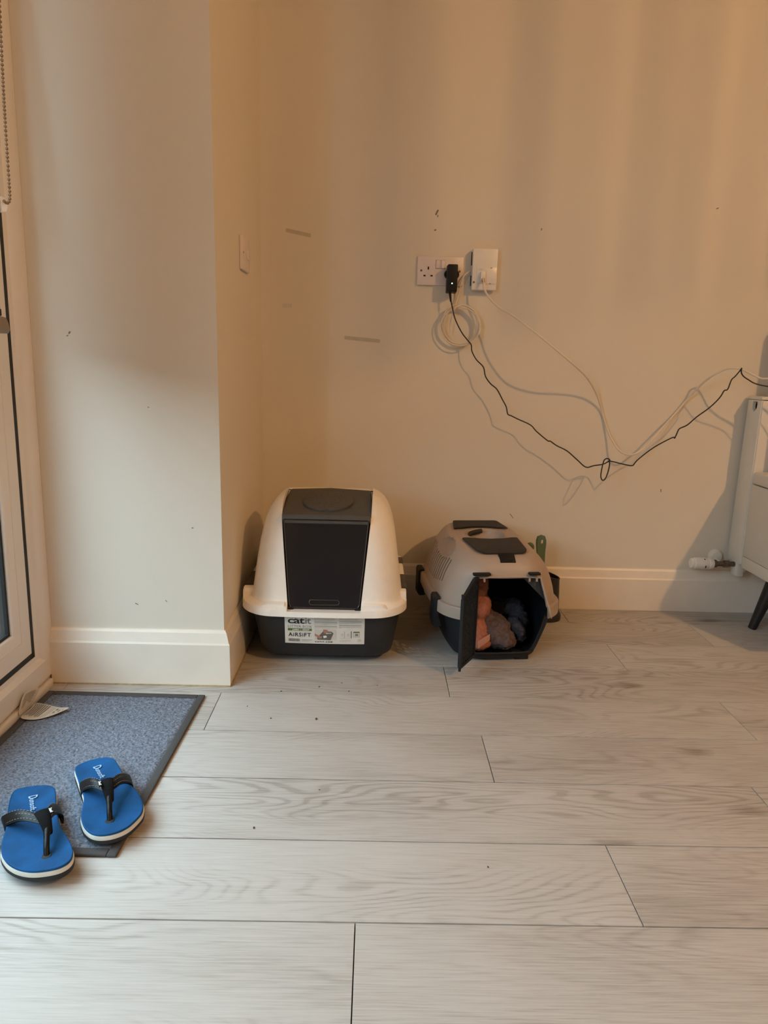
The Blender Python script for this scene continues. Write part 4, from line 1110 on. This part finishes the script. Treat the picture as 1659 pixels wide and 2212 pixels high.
nb = 7
for k in range(1, nb):
    u = dlen*k/nb
    dbar((u, 0), (u, ztop_d(u)), 0.0026, 0.0022)
from_bm('upright_bars', bars, M['navy'], door_c)
bars = bmesh.new()
for k in range(nb):
    u0, u1 = dlen*k/nb, dlen*(k+1)/nb
    for j in range(9):
        z = 0.012+0.0245*j+(0.012 if k % 2 else 0)
        if z < ztop_d(u1)-0.006: dbar((u0, z), (u1, z), 0.0034, 0.0020)
from_bm('cross_bars', bars, M['navy'], door_c)
cyl('hinge_pin', dp(dlen-0.001, -0.012), dp(dlen-0.001, 0.0), 0.0034, 0.0040, M['navy'], door_c, 10)
cyl('hinge_pin', dp(dlen-0.001, ztop_d(dlen)), dp(dlen-0.001, ztop_d(dlen)+0.012), 0.0048, 0.0052, M['navy'], door_c, 10)

# towels and fleece lying inside the carrier
pk = blob_mesh('salmon_towel', [(cw((-0.054, 0.040, 0.062)), (0.038, 0.040, 0.038), (0.3, 0.1, 0.2)), (cw((-0.052, 0.018, 0.042)), (0.040, 0.030, 0.022), (0, 0.1, 0.3)), (cw((-0.052, 0.045, 0.088)), (0.024, 0.030, 0.022), (0, 0.5, 0)),
                                (cw((-0.046, 0.065, 0.135)), (0.036, 0.050, 0.040), (0.2, 0.35, 0.1)), (cw((-0.047, 0.085, 0.185)), (0.030, 0.050, 0.042), (0, 0.25, 0.1)), (cw((-0.066, 0.095, 0.215)), (0.026, 0.045, 0.028), (0, 0.2, 0))],
               M['pink'], None, 0.0045, 0.0045, 45, 1)
setp(pk, 'crumpled salmon pink towel stuffed behind the carrier door', 'towel')
hem = rpoly([(0, 0), (0.040, 0.012), (0.046, 0.028), (0.006, 0.020)], 0.003)
hm = prism('hem', hem, 0, 0.004, M['pink_hem'], None, 0.001, 2, CM @ Matrix.Translation((-0.062, -0.014, 0.036)) @ Matrix.Rotation(math.radians(70), 4, 'X') @ Matrix.Rotation(math.radians(18), 4, 'Z'))
hm.parent = pk
fl1 = blob_mesh('fleece_blanket', [(cw((0.002, 0.050, 0.062)), (0.046, 0.055, 0.045), (0.2, 0.35, -0.3)), (cw((0.020, 0.035, 0.048)), (0.040, 0.045, 0.030), (0, 0.4, 0)), (cw((-0.012, 0.070, 0.095)), (0.032, 0.040, 0.024), (0, 0.6, 0))], M['fluff'], None, 0.004, 0.006, 70, 4)
setp(fl1, 'brown-grey fleece blanket bunched in the mouth of the carrier', 'blanket')
fl2 = blob_mesh('fleece_blanket', [(cw((0.067, 0.060, 0.070)), (0.020, 0.045, 0.032), (0, -0.5, 0.2)), (cw((0.076, 0.075, 0.045)), (0.020, 0.045, 0.025), (0, -0.3, 0.2)), (cw((0.080, 0.130, 0.100)), (0.030, 0.040, 0.028), (0, 0.2, 0)), (cw((0.044, 0.165, 0.090)), (0.050, 0.045, 0.030), (0, -0.1, 0)), (cw((0.088, 0.105, 0.075)), (0.026, 0.045, 0.03), (0, 0.3, 0))], M['fluff_blue'], None, 0.004, 0.006, 70, 9)
setp(fl2, 'slate blue fleece curled at the right inside the carrier', 'blanket')

# ------------------------------------------------------------------ litter scoop in its holder behind the carrier
hd = empty('scoop_holder', (0.575, 2.120, 0), 'dark brown open-topped scoop holder standing behind the pet carrier', 'holder')
def ell(cx, cy, rx, ry, z, tilt=0.0, n=40): return [(cx+rx*math.cos(2*PI*k/n), cy+ry*math.sin(2*PI*k/n), z+tilt*math.cos(2*PI*k/n)) for k in range(n)]
hx_, hy_ = 0.565, 2.128
lp = [ell(hx_, hy_, 0.049, 0.046, 0), ell(hx_, hy_, 0.050, 0.047, 0.012), ell(hx_, hy_, 0.048, 0.045, 0.020), ell(hx_, hy_, 0.0415, 0.039, 0.032), ell(hx_, hy_, 0.039, 0.037, 0.09), ell(hx_, hy_, 0.0365, 0.036, 0.145, -0.010), ell(hx_, hy_, 0.0345, 0.034, 0.145, -0.010), ell(hx_, hy_, 0.034, 0.033, 0.04), ell(hx_, hy_, 0.03, 0.03, 0.03)]
V, F = loft(lp); mesh('cup', V, F, M['holder'], hd, False, 40)
tube('rim', ell(hx_, hy_, 0.0358, 0.035, 0.1455, -0.010), 0.0022, M['holder'], hd, 8, True)
sp = empty('litter_scoop', (0.551, 2.132, 0.04), 'green handled litter scoop standing upright in the dark holder', 'scoop')
ol = [(-0.012, 0.0), (0.012, 0.0), (0.0125, 0.10), (0.0135, 0.140), (0.0160, 0.165), (0.0160, 0.180), (0.0120, 0.1925), (0.0, 0.197), (-0.0120, 0.1925), (-0.0160, 0.180), (-0.0160, 0.165), (-0.0135, 0.140), (-0.0125, 0.10)]
bm = bmesh.new(); vv = [bm.verts.new((x, 0, z)) for x, z in ol]; f = bm.faces.new(vv)
r_ = bmesh.ops.extrude_face_region(bm, geom=[f]); bmesh.ops.translate(bm, vec=(0, 0.010, 0), verts=[v for v in r_['geom'] if isinstance(v, bmesh.types.BMVert)])
bmesh.ops.bevel(bm, geom=[e for e in bm.edges if abs(e.verts[0].co.y-e.verts[1].co.y) < 1e-6], offset=0.0025, segments=2, affect='EDGES')
bmesh.ops.transform(bm, matrix=Matrix.Translation((0.5445, 2.128, 0.0785)) @ Matrix.Rotation(math.radians(-3), 4, 'Y'), verts=bm.verts)
ho = temp_bm(bm)
cbm = bmesh.new(); bm_box(cbm, 0.5345, 0.5430, 2.10, 2.16, 0.246, 0.260, 0.002, 2); co = temp_bm(cbm)
cut(ho, [co], 0); evaluated(ho, 'handle', M['green'], sp, True, 40); bpy.data.objects.remove(co, do_unlink=True)
box('blade', 0.537, 0.585, 2.126, 2.132, 0.045, 0.085, M['green'], sp, 0.002)
kn_ = empty('brush_handle', (0.519, 2.194, 0.0), 'second green handle mostly hidden behind the pet carrier', 'handle')
cyl('grip', (0.5205, 2.195, 0.0), (0.5155, 2.192, 0.212), 0.007, 0.009, M['green'], kn_, 16)
bm = bmesh.new(); bmesh.ops.create_uvsphere(bm, u_segments=20, v_segments=12, radius=0.0145, matrix=Matrix.Translation((0.5150, 2.192, 0.2185)) @ Matrix.Diagonal((1, .7, 1.1, 1)))
from_bm('knob', bm, M['green'], kn_, True)

# ------------------------------------------------------------------ doormat
dm = empty('doormat', (-0.59, 1.27, 0), 'grey pile doormat with dark bound edges on the floor by the glazed door', 'doormat')
MA = Matrix.Translation((-0.5875, 1.2685, 0)) @ Matrix.Rotation(math.radians(-1.1), 4, 'Z')
mw, ml = 0.378, 0.556
from mathutils import noise as mnoise
nx, ny = 150, 220
V = []; F = []
iw, il = mw-0.030, ml-0.030
for j in range(ny+1):
    for i in range(nx+1):
        x = -iw/2+iw*i/nx; y = -il/2+il*j/ny
        e = min(i, nx-i, j, ny-j)
        h = 0.0055+0.0022*mnoise.noise(Vector((x*120, y*120, 0)))+0.0014*mnoise.noise(Vector((x*290, y*290, 3)))
        h = h*min(1, 0.45+e/5)
        V.append(MA @ Vector((x, y, h)))
for j in range(ny):
    for i in range(nx):
        a = j*(nx+1)+i; F.append((a, a+1, a+nx+2, a+nx+1))
pl_ = mesh('pile', V, F, M['mat_pile'], dm, True); pl_['kind'] = 'stuff'
box('backing', -mw/2+0.004, mw/2-0.004, -ml/2+0.004, ml/2-0.004, 0, 0.0022, M['mat_edge'], dm, xf=MA)
for (x0, x1, y0, y1) in ((-mw/2, -mw/2+0.017, -ml/2, ml/2), (mw/2-0.017, mw/2, -ml/2, ml/2), (-mw/2+0.0165, mw/2-0.0165, -ml/2, -ml/2+0.017), (-mw/2+0.0165, mw/2-0.0165, ml/2-0.017, ml/2)):
    bm = bmesh.new(); bm_box(bm, x0, x1, y0, y1, 0, 0.0062, 0.0026, 3); bmesh.ops.transform(bm, matrix=MA, verts=bm.verts)
    from_bm('binding', bm, M['mat_edge'], dm, angle=50)
# crumpled care label sewn to the mat's edge
def sheet(name, rows, mat, parent, th=0.0006):
    n = len(rows[0]); V = [Vector(p) for r_ in rows for p in r_]
    F = [(j*n+i, j*n+i+1, (j+1)*n+i+1, (j+1)*n+i) for j in range(len(rows)-1) for i in range(n-1)]
    o = temp(V, F)
    s1 = o.modifiers.new('u', 'SUBSURF'); s1.levels = 2; s1.subdivision_type = 'CATMULL_CLARK'
    s2 = o.modifiers.new('s', 'SOLIDIFY'); s2.thickness = th
    return evaluated(o, name, mat, parent, True, 60)
tg = [[(-0.774, 1.408, 0.010), (-0.764, 1.438, 0.012), (-0.764, 1.462, 0.012), (-0.768, 1.474, 0.014)],
      [(-0.752, 1.404, 0.009), (-0.744, 1.430, 0.013), (-0.742, 1.456, 0.014), (-0.742, 1.468, 0.013)],
      [(-0.730, 1.403, 0.009), (-0.722, 1.424, 0.010), (-0.716, 1.448, 0.011), (-0.714, 1.460, 0.011)],
      [(-0.702, 1.422, 0.010), (-0.700, 1.434, 0.011), (-0.698, 1.446, 0.011), (-0.697, 1.455, 0.011)],
      [(-0.680, 1.446, 0.014), (-0.680, 1.449, 0.014), (-0.680, 1.451, 0.014), (-0.680, 1.454, 0.014)]]
t1 = sheet('care_label', tg, M['tag'], dm)
tg2 = [[(-0.7745, 1.412, 0.010), (-0.7745, 1.440, 0.010), (-0.772, 1.470, 0.011)],
       [(-0.776, 1.420, 0.022), (-0.774, 1.446, 0.024), (-0.767, 1.476, 0.025)],
       [(-0.776, 1.432, 0.038), (-0.770, 1.458, 0.040), (-0.760, 1.482, 0.038)],
       [(-0.775, 1.446, 0.052), (-0.768, 1.466, 0.051), (-0.758, 1.486, 0.047)]]
t2 = sheet('care_label', tg2, M['tag'], dm)
def lerp_rows(rows, u, v):
    R_ = len(rows)-1; C_ = len(rows[0])-1
    a = min(int(u*R_), R_-1); b_ = min(int(v*C_), C_-1); fu = u*R_-a; fv = v*C_-b_
    P = lambda i, j: Vector(rows[i][j])
    return P(a, b_)*(1-fu)*(1-fv)+P(a+1, b_)*fu*(1-fv)+P(a, b_+1)*(1-fu)*fv+P(a+1, b_+1)*fu*fv
def print_on(rows, rects, parent, lift):
    bm = bmesh.new()
    for u0, v0, u1, v1 in rects:
        nn = 6
        A = [[bm.verts.new(lerp_rows(rows, u0+(u1-u0)*i/1, v0+(v1-v0)*j/nn)+Vector(lift)) for j in range(nn+1)] for i in range(2)]
        for j in range(nn): bm.faces.new((A[0][j], A[1][j], A[1][j+1], A[0][j+1]))
    o = from_bm('print', bm, simple('label_print', (0.16, 0.14, 0.12), 0.8), parent); o['kind'] = 'stuff'
print_on(tg, [(0.05+0.05*k, 0.12+0.03*(k % 3), 0.075+0.05*k, 0.88) for k in range(8)]+[(0.50, 0.1, 0.51, 0.9), (0.56, 0.15, 0.57, 0.85), (0.66, 0.3, 0.70, 0.45), (0.66, 0.55, 0.71, 0.75), (0.76, 0.3, 0.80, 0.6), (0.86, 0.3, 0.88, 0.6)], t1, (0, 0, 0.0014))
print_on(tg2, [(0.30+0.06*k, 0.15, 0.325+0.06*k, 0.8-0.05*(k % 2)) for k in range(10)], t2, (0.0012, -0.0006, 0.0004))

# ------------------------------------------------------------------ flip-flops
LS = [(-0.6322,1.1105),(-0.6300,1.1220),(-0.6174,1.1289),(-0.5970,1.1346),(-0.5813,1.1358),(-0.5689,1.1315),(-0.5584,1.1183),(-0.5441,1.0889),(-0.5222,1.0474),(-0.5053,1.0212),(-0.4887,1.0025),(-0.4723,0.9812),(-0.4617,0.9636),(-0.4564,0.9463),(-0.4582,0.9322),(-0.4676,0.9224),(-0.4849,0.9179),(-0.5040,0.9175),(-0.5239,0.9225),(-0.5421,0.9317),(-0.5583,0.9440),(-0.5735,0.9610),(-0.5839,0.9816),(-0.5910,1.0031),(-0.5961,1.0189),(-0.6110,1.0519),(-0.6247,1.0849)]
RS = [(-0.5548,1.1930),(-0.5516,1.2038),(-0.5375,1.2174),(-0.5210,1.2260),(-0.5045,1.2283),(-0.4927,1.2233),(-0.4790,1.2061),(-0.4661,1.1872),(-0.4409,1.1530),(-0.4190,1.1300),(-0.4023,1.1076),(-0.3913,1.0859),(-0.3870,1.0647),(-0.3900,1.0440),(-0.3960,1.0240),(-0.4061,1.0108),(-0.4201,1.0032),(-0.4364,1.0022),(-0.4513,1.0081),(-0.4659,1.0206),(-0.4771,1.0351),(-0.4862,1.0517),(-0.4940,1.0759),(-0.5016,1.1011),(-0.5120,1.1196),(-0.5245,1.1386),(-0.5390,1.1622),(-0.5503,1.1805)]
def flipflop(name, outline, label, hole, knot, la, ra, txt, group, inner_left):
    """outline clockwise on the floor plan at the insole's height; la / ra the outer and inner strap roots"""
    ol = [Vector((p.x, p.y)) for p in catmull([(x, y, 0) for x, y in outline], 4, True)]
    c = sum(ol, Vector((0, 0)))/len(ol)
    t = empty(name, (c.x, c.y, 0.006), label, 'flip-flop', group)
    # lengthwise axis
    toe = Vector(hole); heel = max(ol, key=lambda p: (p-toe).length)
    ax = (toe-heel).normalized(); L = 0.25
    nrm2 = []
    n = len(ol)
    for i in range(n):
        d = (ol[(i+1) % n]-ol[i-1]).normalized(); nn = Vector((-d.y, d.x))
        if nn.dot(ol[i]-c) < 0: nn = -nn
        nrm2.append(nn)
    def top(p):
        s = (Vector((p.x, p.y))-heel).dot(ax)/L           # 0 heel .. 1 toe
        return 0.0285+0.0030*(1-min(1, max(0, s)*1.7))+0.0055*max(0, (s-0.72)/0.28)**2
    def ring(off, zf): return [(ol[i].x+nrm2[i].x*off, ol[i].y+nrm2[i].y*off, zf(ol[i])) for i in range(n)]
    lift = lambda p: 0.0092+0.0035*max(0, ((p-heel).dot(ax)/L-0.78)/0.22)
    V, F = loft([ring(-0.004, lift), ring(-0.001, lambda p: lift(p)+0.0005), ring(0.0015, lambda p: lift(p)+0.003), ring(0.0005, lambda p: top(p)-0.0115)]); mesh('outsole', V, F, M['sole_black'], t, False, 40)
    V, F = loft([ring(0.0008, lambda p: top(p)-0.0115), ring(0.0012, lambda p: top(p)-0.008), ring(0.0002, lambda p: top(p)-0.0042)]); mesh('midsole', V, F, M['sole_white'], t, False, 40)
    V, F = loft([ring(-0.0012, lambda p: top(p)-0.0044), ring(-0.0010, lambda p: top(p)-0.0036)], False, False); mesh('edge_line', V, F, M['sole_black'], t)
    # insole: dished surface built by shrinking rings towards the middle line
    mid = [heel+ax*(0.03+0.19*k/10) for k in range(11)]
    def towards(p, f):
        q = min(max((p-heel).dot(ax), 0.035), 0.215); m = heel+ax*q
        return p+(m-p)*f
    lps = [ring(-0.0004, lambda p: top(p)-0.0040), ring(0.0, lambda p: top(p)-0.0012), ring(-0.0012, lambda p: top(p)-0.0001)]
    for f in (0.06, 0.14, 0.28, 0.45, 0.65, 0.85, 0.97):
        lp = []
        for p in ol:
            q = towards(p, f); s = (q-heel).dot(ax)/L
            dish_ = 0.0022*math.sin(min(1, f*1.3)*PI/2)*(1.0 if s < 0.35 else 0.6) + 0.0018*math.exp(-((s-0.82)/0.06)**2)*math.sin(f*PI)
            lp.append((q.x, q.y, top(q)-dish_))
        lps.append(lp)
    V, F = loft(lps, False, True); mesh('insole', V, F, M['blue_foam'], t, True, 70)
    # thong: two bands meeting at a sewn cap, toe post going through the hole
    hole3 = Vector((*hole, top(Vector(hole))-0.002)); kn3 = Vector(knot)
    up = Vector((0, 0, 1))
    def band(name_, root, width_dir, w0, w1, mat, bulge):
        root = Vector(root)
        P = catmull([root+Vector((0, 0, -0.016)), root, root*0.55+kn3*0.45+up*bulge, kn3], 7)
        rows = []
        for i, p in enumerate(P):
            u = i/(len(P)-1); wd = (width_dir*(1-u)+(ax3)*(u)).normalized()
            w = w0+(w1-w0)*u
            rows.append([p-wd*w+up*0.0, p-wd*w*0.5+up*0.0012, p+up*0.0016, p+wd*w*0.5+up*0.0012, p+wd*w])
        Vv = [q for r_ in rows for q in r_]; nn_ = 5
        Ff = [(j*nn_+i, j*nn_+i+1, (j+1)*nn_+i+1, (j+1)*nn_+i) for j in range(len(rows)-1) for i in range(nn_-1)]
        o = temp(Vv, Ff); s2 = o.modifiers.new('s', 'SOLIDIFY'); s2.thickness = 0.0035; s2.offset = 0
        b_o = evaluated(o, name_, mat, t, True, 50)
        # rows of stitches
        bm = bmesh.new()
        for off in (-0.78, -0.12, 0.78):
            for i in range(3, len(rows)-3):
                p = rows[i][2]; u = i/(len(P)-1); wd = (width_dir*(1-u)+ax3*u).normalized(); w = (w0+(w1-w0)*u)*off
                q0 = P[i]+wd*w+up*0.0032; q1 = P[i]+(P[i+1]-P[i])*0.55+wd*w+up*0.0032
                Vt, Ft = tube_vf([q0, q1], 0.0006, 5)
                vv = [bm.verts.new(v) for v in Vt]
                for f in Ft: bm.faces.new([vv[k] for k in f])
        st = from_bm('stitching', bm, M['stitch'], b_o); st['kind'] = 'stuff'
        return b_o
    ax3 = Vector((ax.x, ax.y, -0.25)).normalized()
    band('strap', la, Vector((ax.x, ax.y, 0)), 0.0150, 0.0125, M['strap'], 0.010)
    band('strap', ra, Vector((ax.x, ax.y, 0)), 0.0150, 0.0125, M['strap'], 0.010)
    # sewn cap at the junction
    P = catmull([kn3-ax3*0.016+up*0.004, kn3+up*0.0055, kn3+ax3*0.014+up*0.003, kn3+ax3*0.026-up*0.002], 5)
    side = Vector((-ax.y, ax.x, 0)); lps = []
    for i, p in enumerate(P):
        u = i/(len(P)-1); w = 0.0125*(1-u)+0.0062*u
        lps.append([p+side*w*math.cos(a)+up*0.0042*math.sin(a) for a in [2*PI*k/14 for k in range(14)]])
    V, F = loft(lps); mesh('cap', V, F, M['strap_cloth'], t, True)
    # small woven brand tab across the cap
    sd = 1 if inner_left else -1
    tm = Matrix.Translation(kn3+up*0.0112-ax3*0.004+side*sd*0.0115) @ Matrix.Rotation(math.atan2(ax.y, ax.x)+PI/2, 4, 'Z')
    tab = box('brand_tab', -0.0032, 0.0032, -0.0085, 0.0085, -0.0014, 0.0, M['strap_cloth'], t, 0.0004, xf=tm)
    texts('tab_print', [('Dunsoft', 0, -0.0022, 0.0062, 1.0, 0.0002, 'CENTER', 0.62)], M['ink_white'], tab, tm @ Matrix.Translation((0, 0, 0.0004)) @ Matrix.Rotation(-PI/2, 4, 'Z'))
    ps = kn3+ax3*0.017-up*0.001
    post = [ps, ps*0.6+hole3*0.4+up*0.0035, ps*0.25+hole3*0.75+up*0.004, hole3-up*0.004]
    tube('toe_post', catmull(post, 6), [0.0060, 0.0058, 0.0056, 0.0054, 0.0052, 0.0050]+[0.0046]*13, M['strap'], t, 12)
    cyl('post_hole', hole3+up*0.0006, hole3+up*0.0014, 0.0075, 0.0068, M['sole_black'], t, 16)
    # printed name on the heel
    (tx, ty), (ux, uy) = txt
    dv = Vector((ux-tx, uy-ty)); an = math.atan2(dv.y, dv.x)
    tz = top(Vector((tx, ty)))+0.0004
    M_t = Matrix.Translation((tx, ty, 0)) @ Matrix.Rotation(an, 4, 'Z') @ Matrix.Diagonal((1, 1, 1, 1))
    def onto(c):
        q = M_t @ c; p2 = Vector((q.x, q.y))
        return Vector((q.x, q.y, top(p2)-0.0003))
    texts('heel_print', [('D', 0, -0.0045, 0.0205, 1.0, 0.0004, 'LEFT', 0.66), ('unsoft', 0.0098, -0.0035, 0.0132, 1.04, 0.0002, 'LEFT', 1.0)], M['print_blue'], t, onto)
    return t
flipflop('flip_flop', LS, 'blue flip-flop half off the near edge of the mat, closest to the door', (-0.5000, 0.9555), (-0.5255, 1.008, 0.052), (-0.6055, 1.034, 0.030), (-0.5270, 1.0640, 0.030), ((-0.5950, 1.104), (-0.5735, 1.064)), 'pair of flip-flops', True)
flipflop('flip_flop', RS, 'blue flip-flop on the near right corner of the mat, turned outward', (-0.4340, 1.0430), (-0.4560, 1.096, 0.052), (-0.5175, 1.1310, 0.030), (-0.4385, 1.1560, 0.030), ((-0.5190, 1.198), (-0.4915, 1.1615)), 'pair of flip-flops', False)

# ------------------------------------------------------------------ radiator, valve, cabinet, television
rad = empty('radiator', (1.75, 2.18, 0.19), 'white panel radiator on the back wall behind the white cabinet', 'radiator')
RXL = 1.182
cbm = bmesh.new()
slot = rpoly([(2.1625, 0.709), (2.1895, 0.709), (2.1895, 0.688), (2.1760, 0.6755), (2.1625, 0.688)], 0.006)
vv = [cbm.verts.new((RXL-0.02, y, z)) for y, z in slot]; f = cbm.faces.new(vv)
r_ = bmesh.ops.extrude_face_region(cbm, geom=[f]); bmesh.ops.translate(cbm, vec=(0.035, 0, 0), verts=[v for v in r_['geom'] if isinstance(v, bmesh.types.BMVert)])
co = temp_bm(cbm)
bm = bmesh.new(); bm_box(bm, RXL, RXL+0.010, 2.1405, 2.2195, 0.1895, 0.7135, 0.003, 2); o = temp_bm(bm)
cut(o, [co], 0); evaluated(o, 'end_panel', M['radiator'], rad, True, 40); bpy.data.objects.remove(co, do_unlink=True)
box('front_panel', RXL+0.003, 2.34, 2.1365, 2.1445, 0.1895, 0.7125, M['radiator'], rad, 0.003)
box('back_panel', RXL+0.010, 2.33, 2.2065, 2.2185, 0.1895, 0.7125, M['radiator'], rad, 0.003)
box('top_cap', RXL-0.0015, 2.34, 2.138, 2.2215, 0.7145, 0.7235, M['radiator'], rad, 0.002)
bm = bmesh.new()
for k in range(40):
    x = RXL+0.018+0.027*k
    bm_box(bm, x, x+0.002, 2.146, 2.205, 0.21, 0.70)
from_bm('convector_fins', bm, M['rad_inside'], rad)['kind'] = 'stuff'
box('bracket', 1.30, 1.32, 2.2165, WY-0.0005, 0.5, 0.56, M['radiator'], rad)
box('bracket', 2.12, 2.14, 2.2165, WY-0.0005, 0.5, 0.56, M['radiator'], rad)
cyl('lug', (1.190, 2.182, 0.164), (1.225, 2.182, 0.164), 0.013, 0.013, M['radiator'], rad, 16, 0.002)
bm = bmesh.new(); bm_box(bm, 1.188, 1.214, 2.162, 2.198, 0.143, 0.193, 0.004, 2)
from_bm('tail_bracket', bm, M['radiator'], rad, angle=40)

vv_ = empty('radiator_valve', (1.09, 2.18, 0.18), 'white thermostatic valve head on a brass stem low beside the radiator', 'valve')
zc, yc = 0.1800, 2.180
cyl('valve_body', (1.1185, yc, zc), (1.190, yc, zc), 0.0085, 0.0085, M['valve'], vv_, 16)
cyl('collar_nut', (1.1145, yc, zc), (1.1287, yc, zc), 0.0155, 0.0125, M['valve'], vv_, 8)
cyl('union_nut', (1.153, yc, zc), (1.170, yc, zc), 0.0125, 0.0125, M['valve'], vv_, 6)
head = [(1.0435, 0.0128), (1.0447, 0.0158), (1.0503, 0.0168), (1.0528, 0.0161), (1.0554, 0.0183), (1.0798, 0.0188), (1.0982, 0.0194), (1.1002, 0.0183), (1.1022, 0.0194), (1.1134, 0.0188), (1.1165, 0.0168)]
lp = [[(x, yc+r*math.cos(2*PI*k/32)*(1+0.04*(k % 2)*(1 if 1.052 < x < 1.09 else 0)), zc+r*math.sin(2*PI*k/32)*(1+0.04*(k % 2)*(1 if 1.052 < x < 1.09 else 0))) for k in range(32)] for x, r in head]
V, F = loft(lp); mesh('valve_head', V, F, M['box_white'], vv_, False, 30)
for a, x in ((-1.9, 1.086), (2.7, 1.084)): box('dial_mark', x-0.0012, x+0.0012, yc-0.0205 if a < 0 else yc-0.013, yc-0.0185 if a < 0 else yc-0.010, zc-0.010 if a < 0 else zc+0.0155, zc-0.002 if a < 0 else zc+0.0185, M['black'], vv_)
tube('pipe', [(1.141, WY+0.01, 0.184), (1.141, 2.205, 0.183), (1.141, 2.182, 0.180)], 0.0075, M['radiator'], vv_, 12)
cyl('wall_collar', (1.146, WY-0.018, 0.193), (1.146, WY, 0.193), 0.0185, 0.0245, M['radiator'], vv_, 24, 0.003)

cab = empty('tv_cabinet', (1.75, 1.86, 0), 'white cabinet on splayed black legs standing in front of the radiator', 'cabinet')
CX0, CX1, CY0, CY1 = 1.182, 2.48, 1.715, 2.1285
box('top_board', CX0, CX1, CY0, CY1, 0.4562, 0.4946, M['cabinet'], cab, 0.006, 3)
box('side_panel', CX0, CX0+0.018, CY0, CY1, 0.2239, 0.4542, M['cabinet'], cab, 0.0012)
box('side_panel', CX1-0.018, CX1, CY0, CY1, 0.2239, 0.4542, M['cabinet'], cab, 0.0012)
box('base_board', CX0, CX1, CY0, CY1, 0.1840, 0.2224, M['cabinet'], cab, 0.004)
box('back_panel', CX0+0.02, CX1-0.02, CY1-0.010, CY1-0.004, 0.2239, 0.4542, M['cabinet'], cab)
for k in range(3):
    w = (CX1-CX0-0.04)/3; d_ = box('door', CX0+0.020+w*k+0.002, CX0+0.020+w*(k+1)-0.002, CY0, CY0+0.018, 0.226, 0.4525, M['cabinet'], cab, 0.002)
    cyl('knob', (CX0+0.05+w*k, CY0-0.02, 0.34), (CX0+0.05+w*k, CY0, 0.34), 0.012, 0.006, M['leg_black'], d_, 16)
for x, y, sx, sy in ((1.262, 2.058, -1, 0), (1.262, 1.785, -1, 0), (2.40, 2.058, 1, 0), (2.40, 1.785, 1, 0)):
    V, F = tube_vf([(x, y, 0.185), (x+sx*0.0480, y+0.012, 0.0)], [0.0230, 0.0130], 20)
    V = [(a, b_, max(0.0, c)) for a, b_, c in V]
    mesh('leg', V, F, M['leg_black'], cab, False, 40)
tv = empty('television', (1.87, 1.93, 0.495), 'black television standing on the white cabinet, out of view beyond the cable ends', 'television')
box('panel', 1.300, 2.40, 1.950, 1.980, 0.56, 1.06, M['black'], tv, 0.004)
box('screen', 1.310, 2.39, 1.948, 1.951, 0.575, 1.05, M['screen'], tv)
for x in (1.5, 2.2): box('foot', x-0.015, x+0.015, 1.86, 2.03, 0.4948, 0.565, M['black'], tv, 0.003)
pb = empty('card_box', (1.24, 2.08, 0.495), 'peach cardboard box with a red base strip on the white cabinet', 'box')
box('carton', 1.2335, 1.270, 2.078, 2.122, 0.5110, 0.640, M['peach'], pb, 0.002)
box('base_strip', 1.2330, 1.2705, 2.0775, 2.1225, 0.4948, 0.5112, M['red_card'], pb, 0.001)

# ------------------------------------------------------------------ crumbs on the floor
bm = bmesh.new()
for x, y, r in ((-0.222, 1.446, 0.0016), (-0.119, 1.446, 0.0028), (-0.216, 1.578, 0.0018), (-0.125, 1.606, 0.0022), (-0.285, 1.50, 0.0014), (-0.05, 1.585, 0.0018), (-0.07, 1.63, 0.0014), (-0.195, 1.067, 0.002), (0.20, 0.98, 0.0015), (-0.09, 1.18, 0.0012), (0.02, 1.62, 0.0013)):
    g = bmesh.ops.create_icosphere(bm, subdivisions=1, radius=r)
    bmesh.ops.transform(bm, matrix=Matrix.Translation((x, y, r*0.5)) @ Matrix.Rotation(x*40, 4, 'Z') @ Matrix.Diagonal((1.6, 0.8, 0.6, 1)), verts=g['verts'])
cr = from_bm('crumbs', bm, M['crumb']); setp(cr, 'tiny dark crumbs scattered on the floor in front of the litter box', 'crumbs', kind='stuff')

# ------------------------------------------------------------------ ceiling pendant that lights the room (outside the picture)
pd = empty('pendant_lamp', (2.03, -0.30, H), 'warm pendant lamp with upright glass ribs hanging from the ceiling', 'lamp')
cyl('ceiling_rose', (2.03, -0.30, H-0.02), (2.03, -0.30, H), 0.05, 0.055, M['box_white'], pd, 32)
cyl('flex', (2.03, -0.30, 2.44), (2.03, -0.30, H-0.02), 0.004, 0.004, M['cable_white'], pd, 10)
cyl('lamp_holder', (2.03, -0.30, 2.405), (2.03, -0.30, 2.45), 0.018, 0.014, M['box_white'], pd, 20)

hs = empty('stripe_caster_slats', (1.30, 0.46, H), 'added row of slats, out of view, that casts the stripes on the back wall', 'screen')  # unseen slats, added to throw soft vertical stripes on the back wall
for az, w, d_ in ((41.8, 0.011, 1.0), (39.4, 0.016, 1.0), (37.6, 0.016, 1.0), (32.2, 0.015, 1.0), (29.5, 0.006, 1.0), (26.1, 0.011, 1.0), (23.7, 0.009, 1.0), (20.3, 0.006, 1.0), (17.5, 0.009, 1.0)):
    a = math.radians(az); x, y = 2.03-math.sin(a)*d_, -0.30+math.cos(a)*d_
    box('slat', -w/2, w/2, -0.004, 0.004, 1.87, H-0.012, M['leg_black'], hs, 0.001, xf=Matrix.Translation((x, y, 0)) @ Matrix.Rotation(a, 4, 'Z'))
p0, p1 = [(2.03-math.sin(math.radians(q)), -0.30+math.cos(math.radians(q)), H-0.006) for q in (43.5, 15.5)]
tube('rail', [(2.03-math.sin(math.radians(q)), -0.30+math.cos(math.radians(q)), H-0.006) for q in range(15, 45, 2)], 0.006, M['leg_black'], hs, 8)
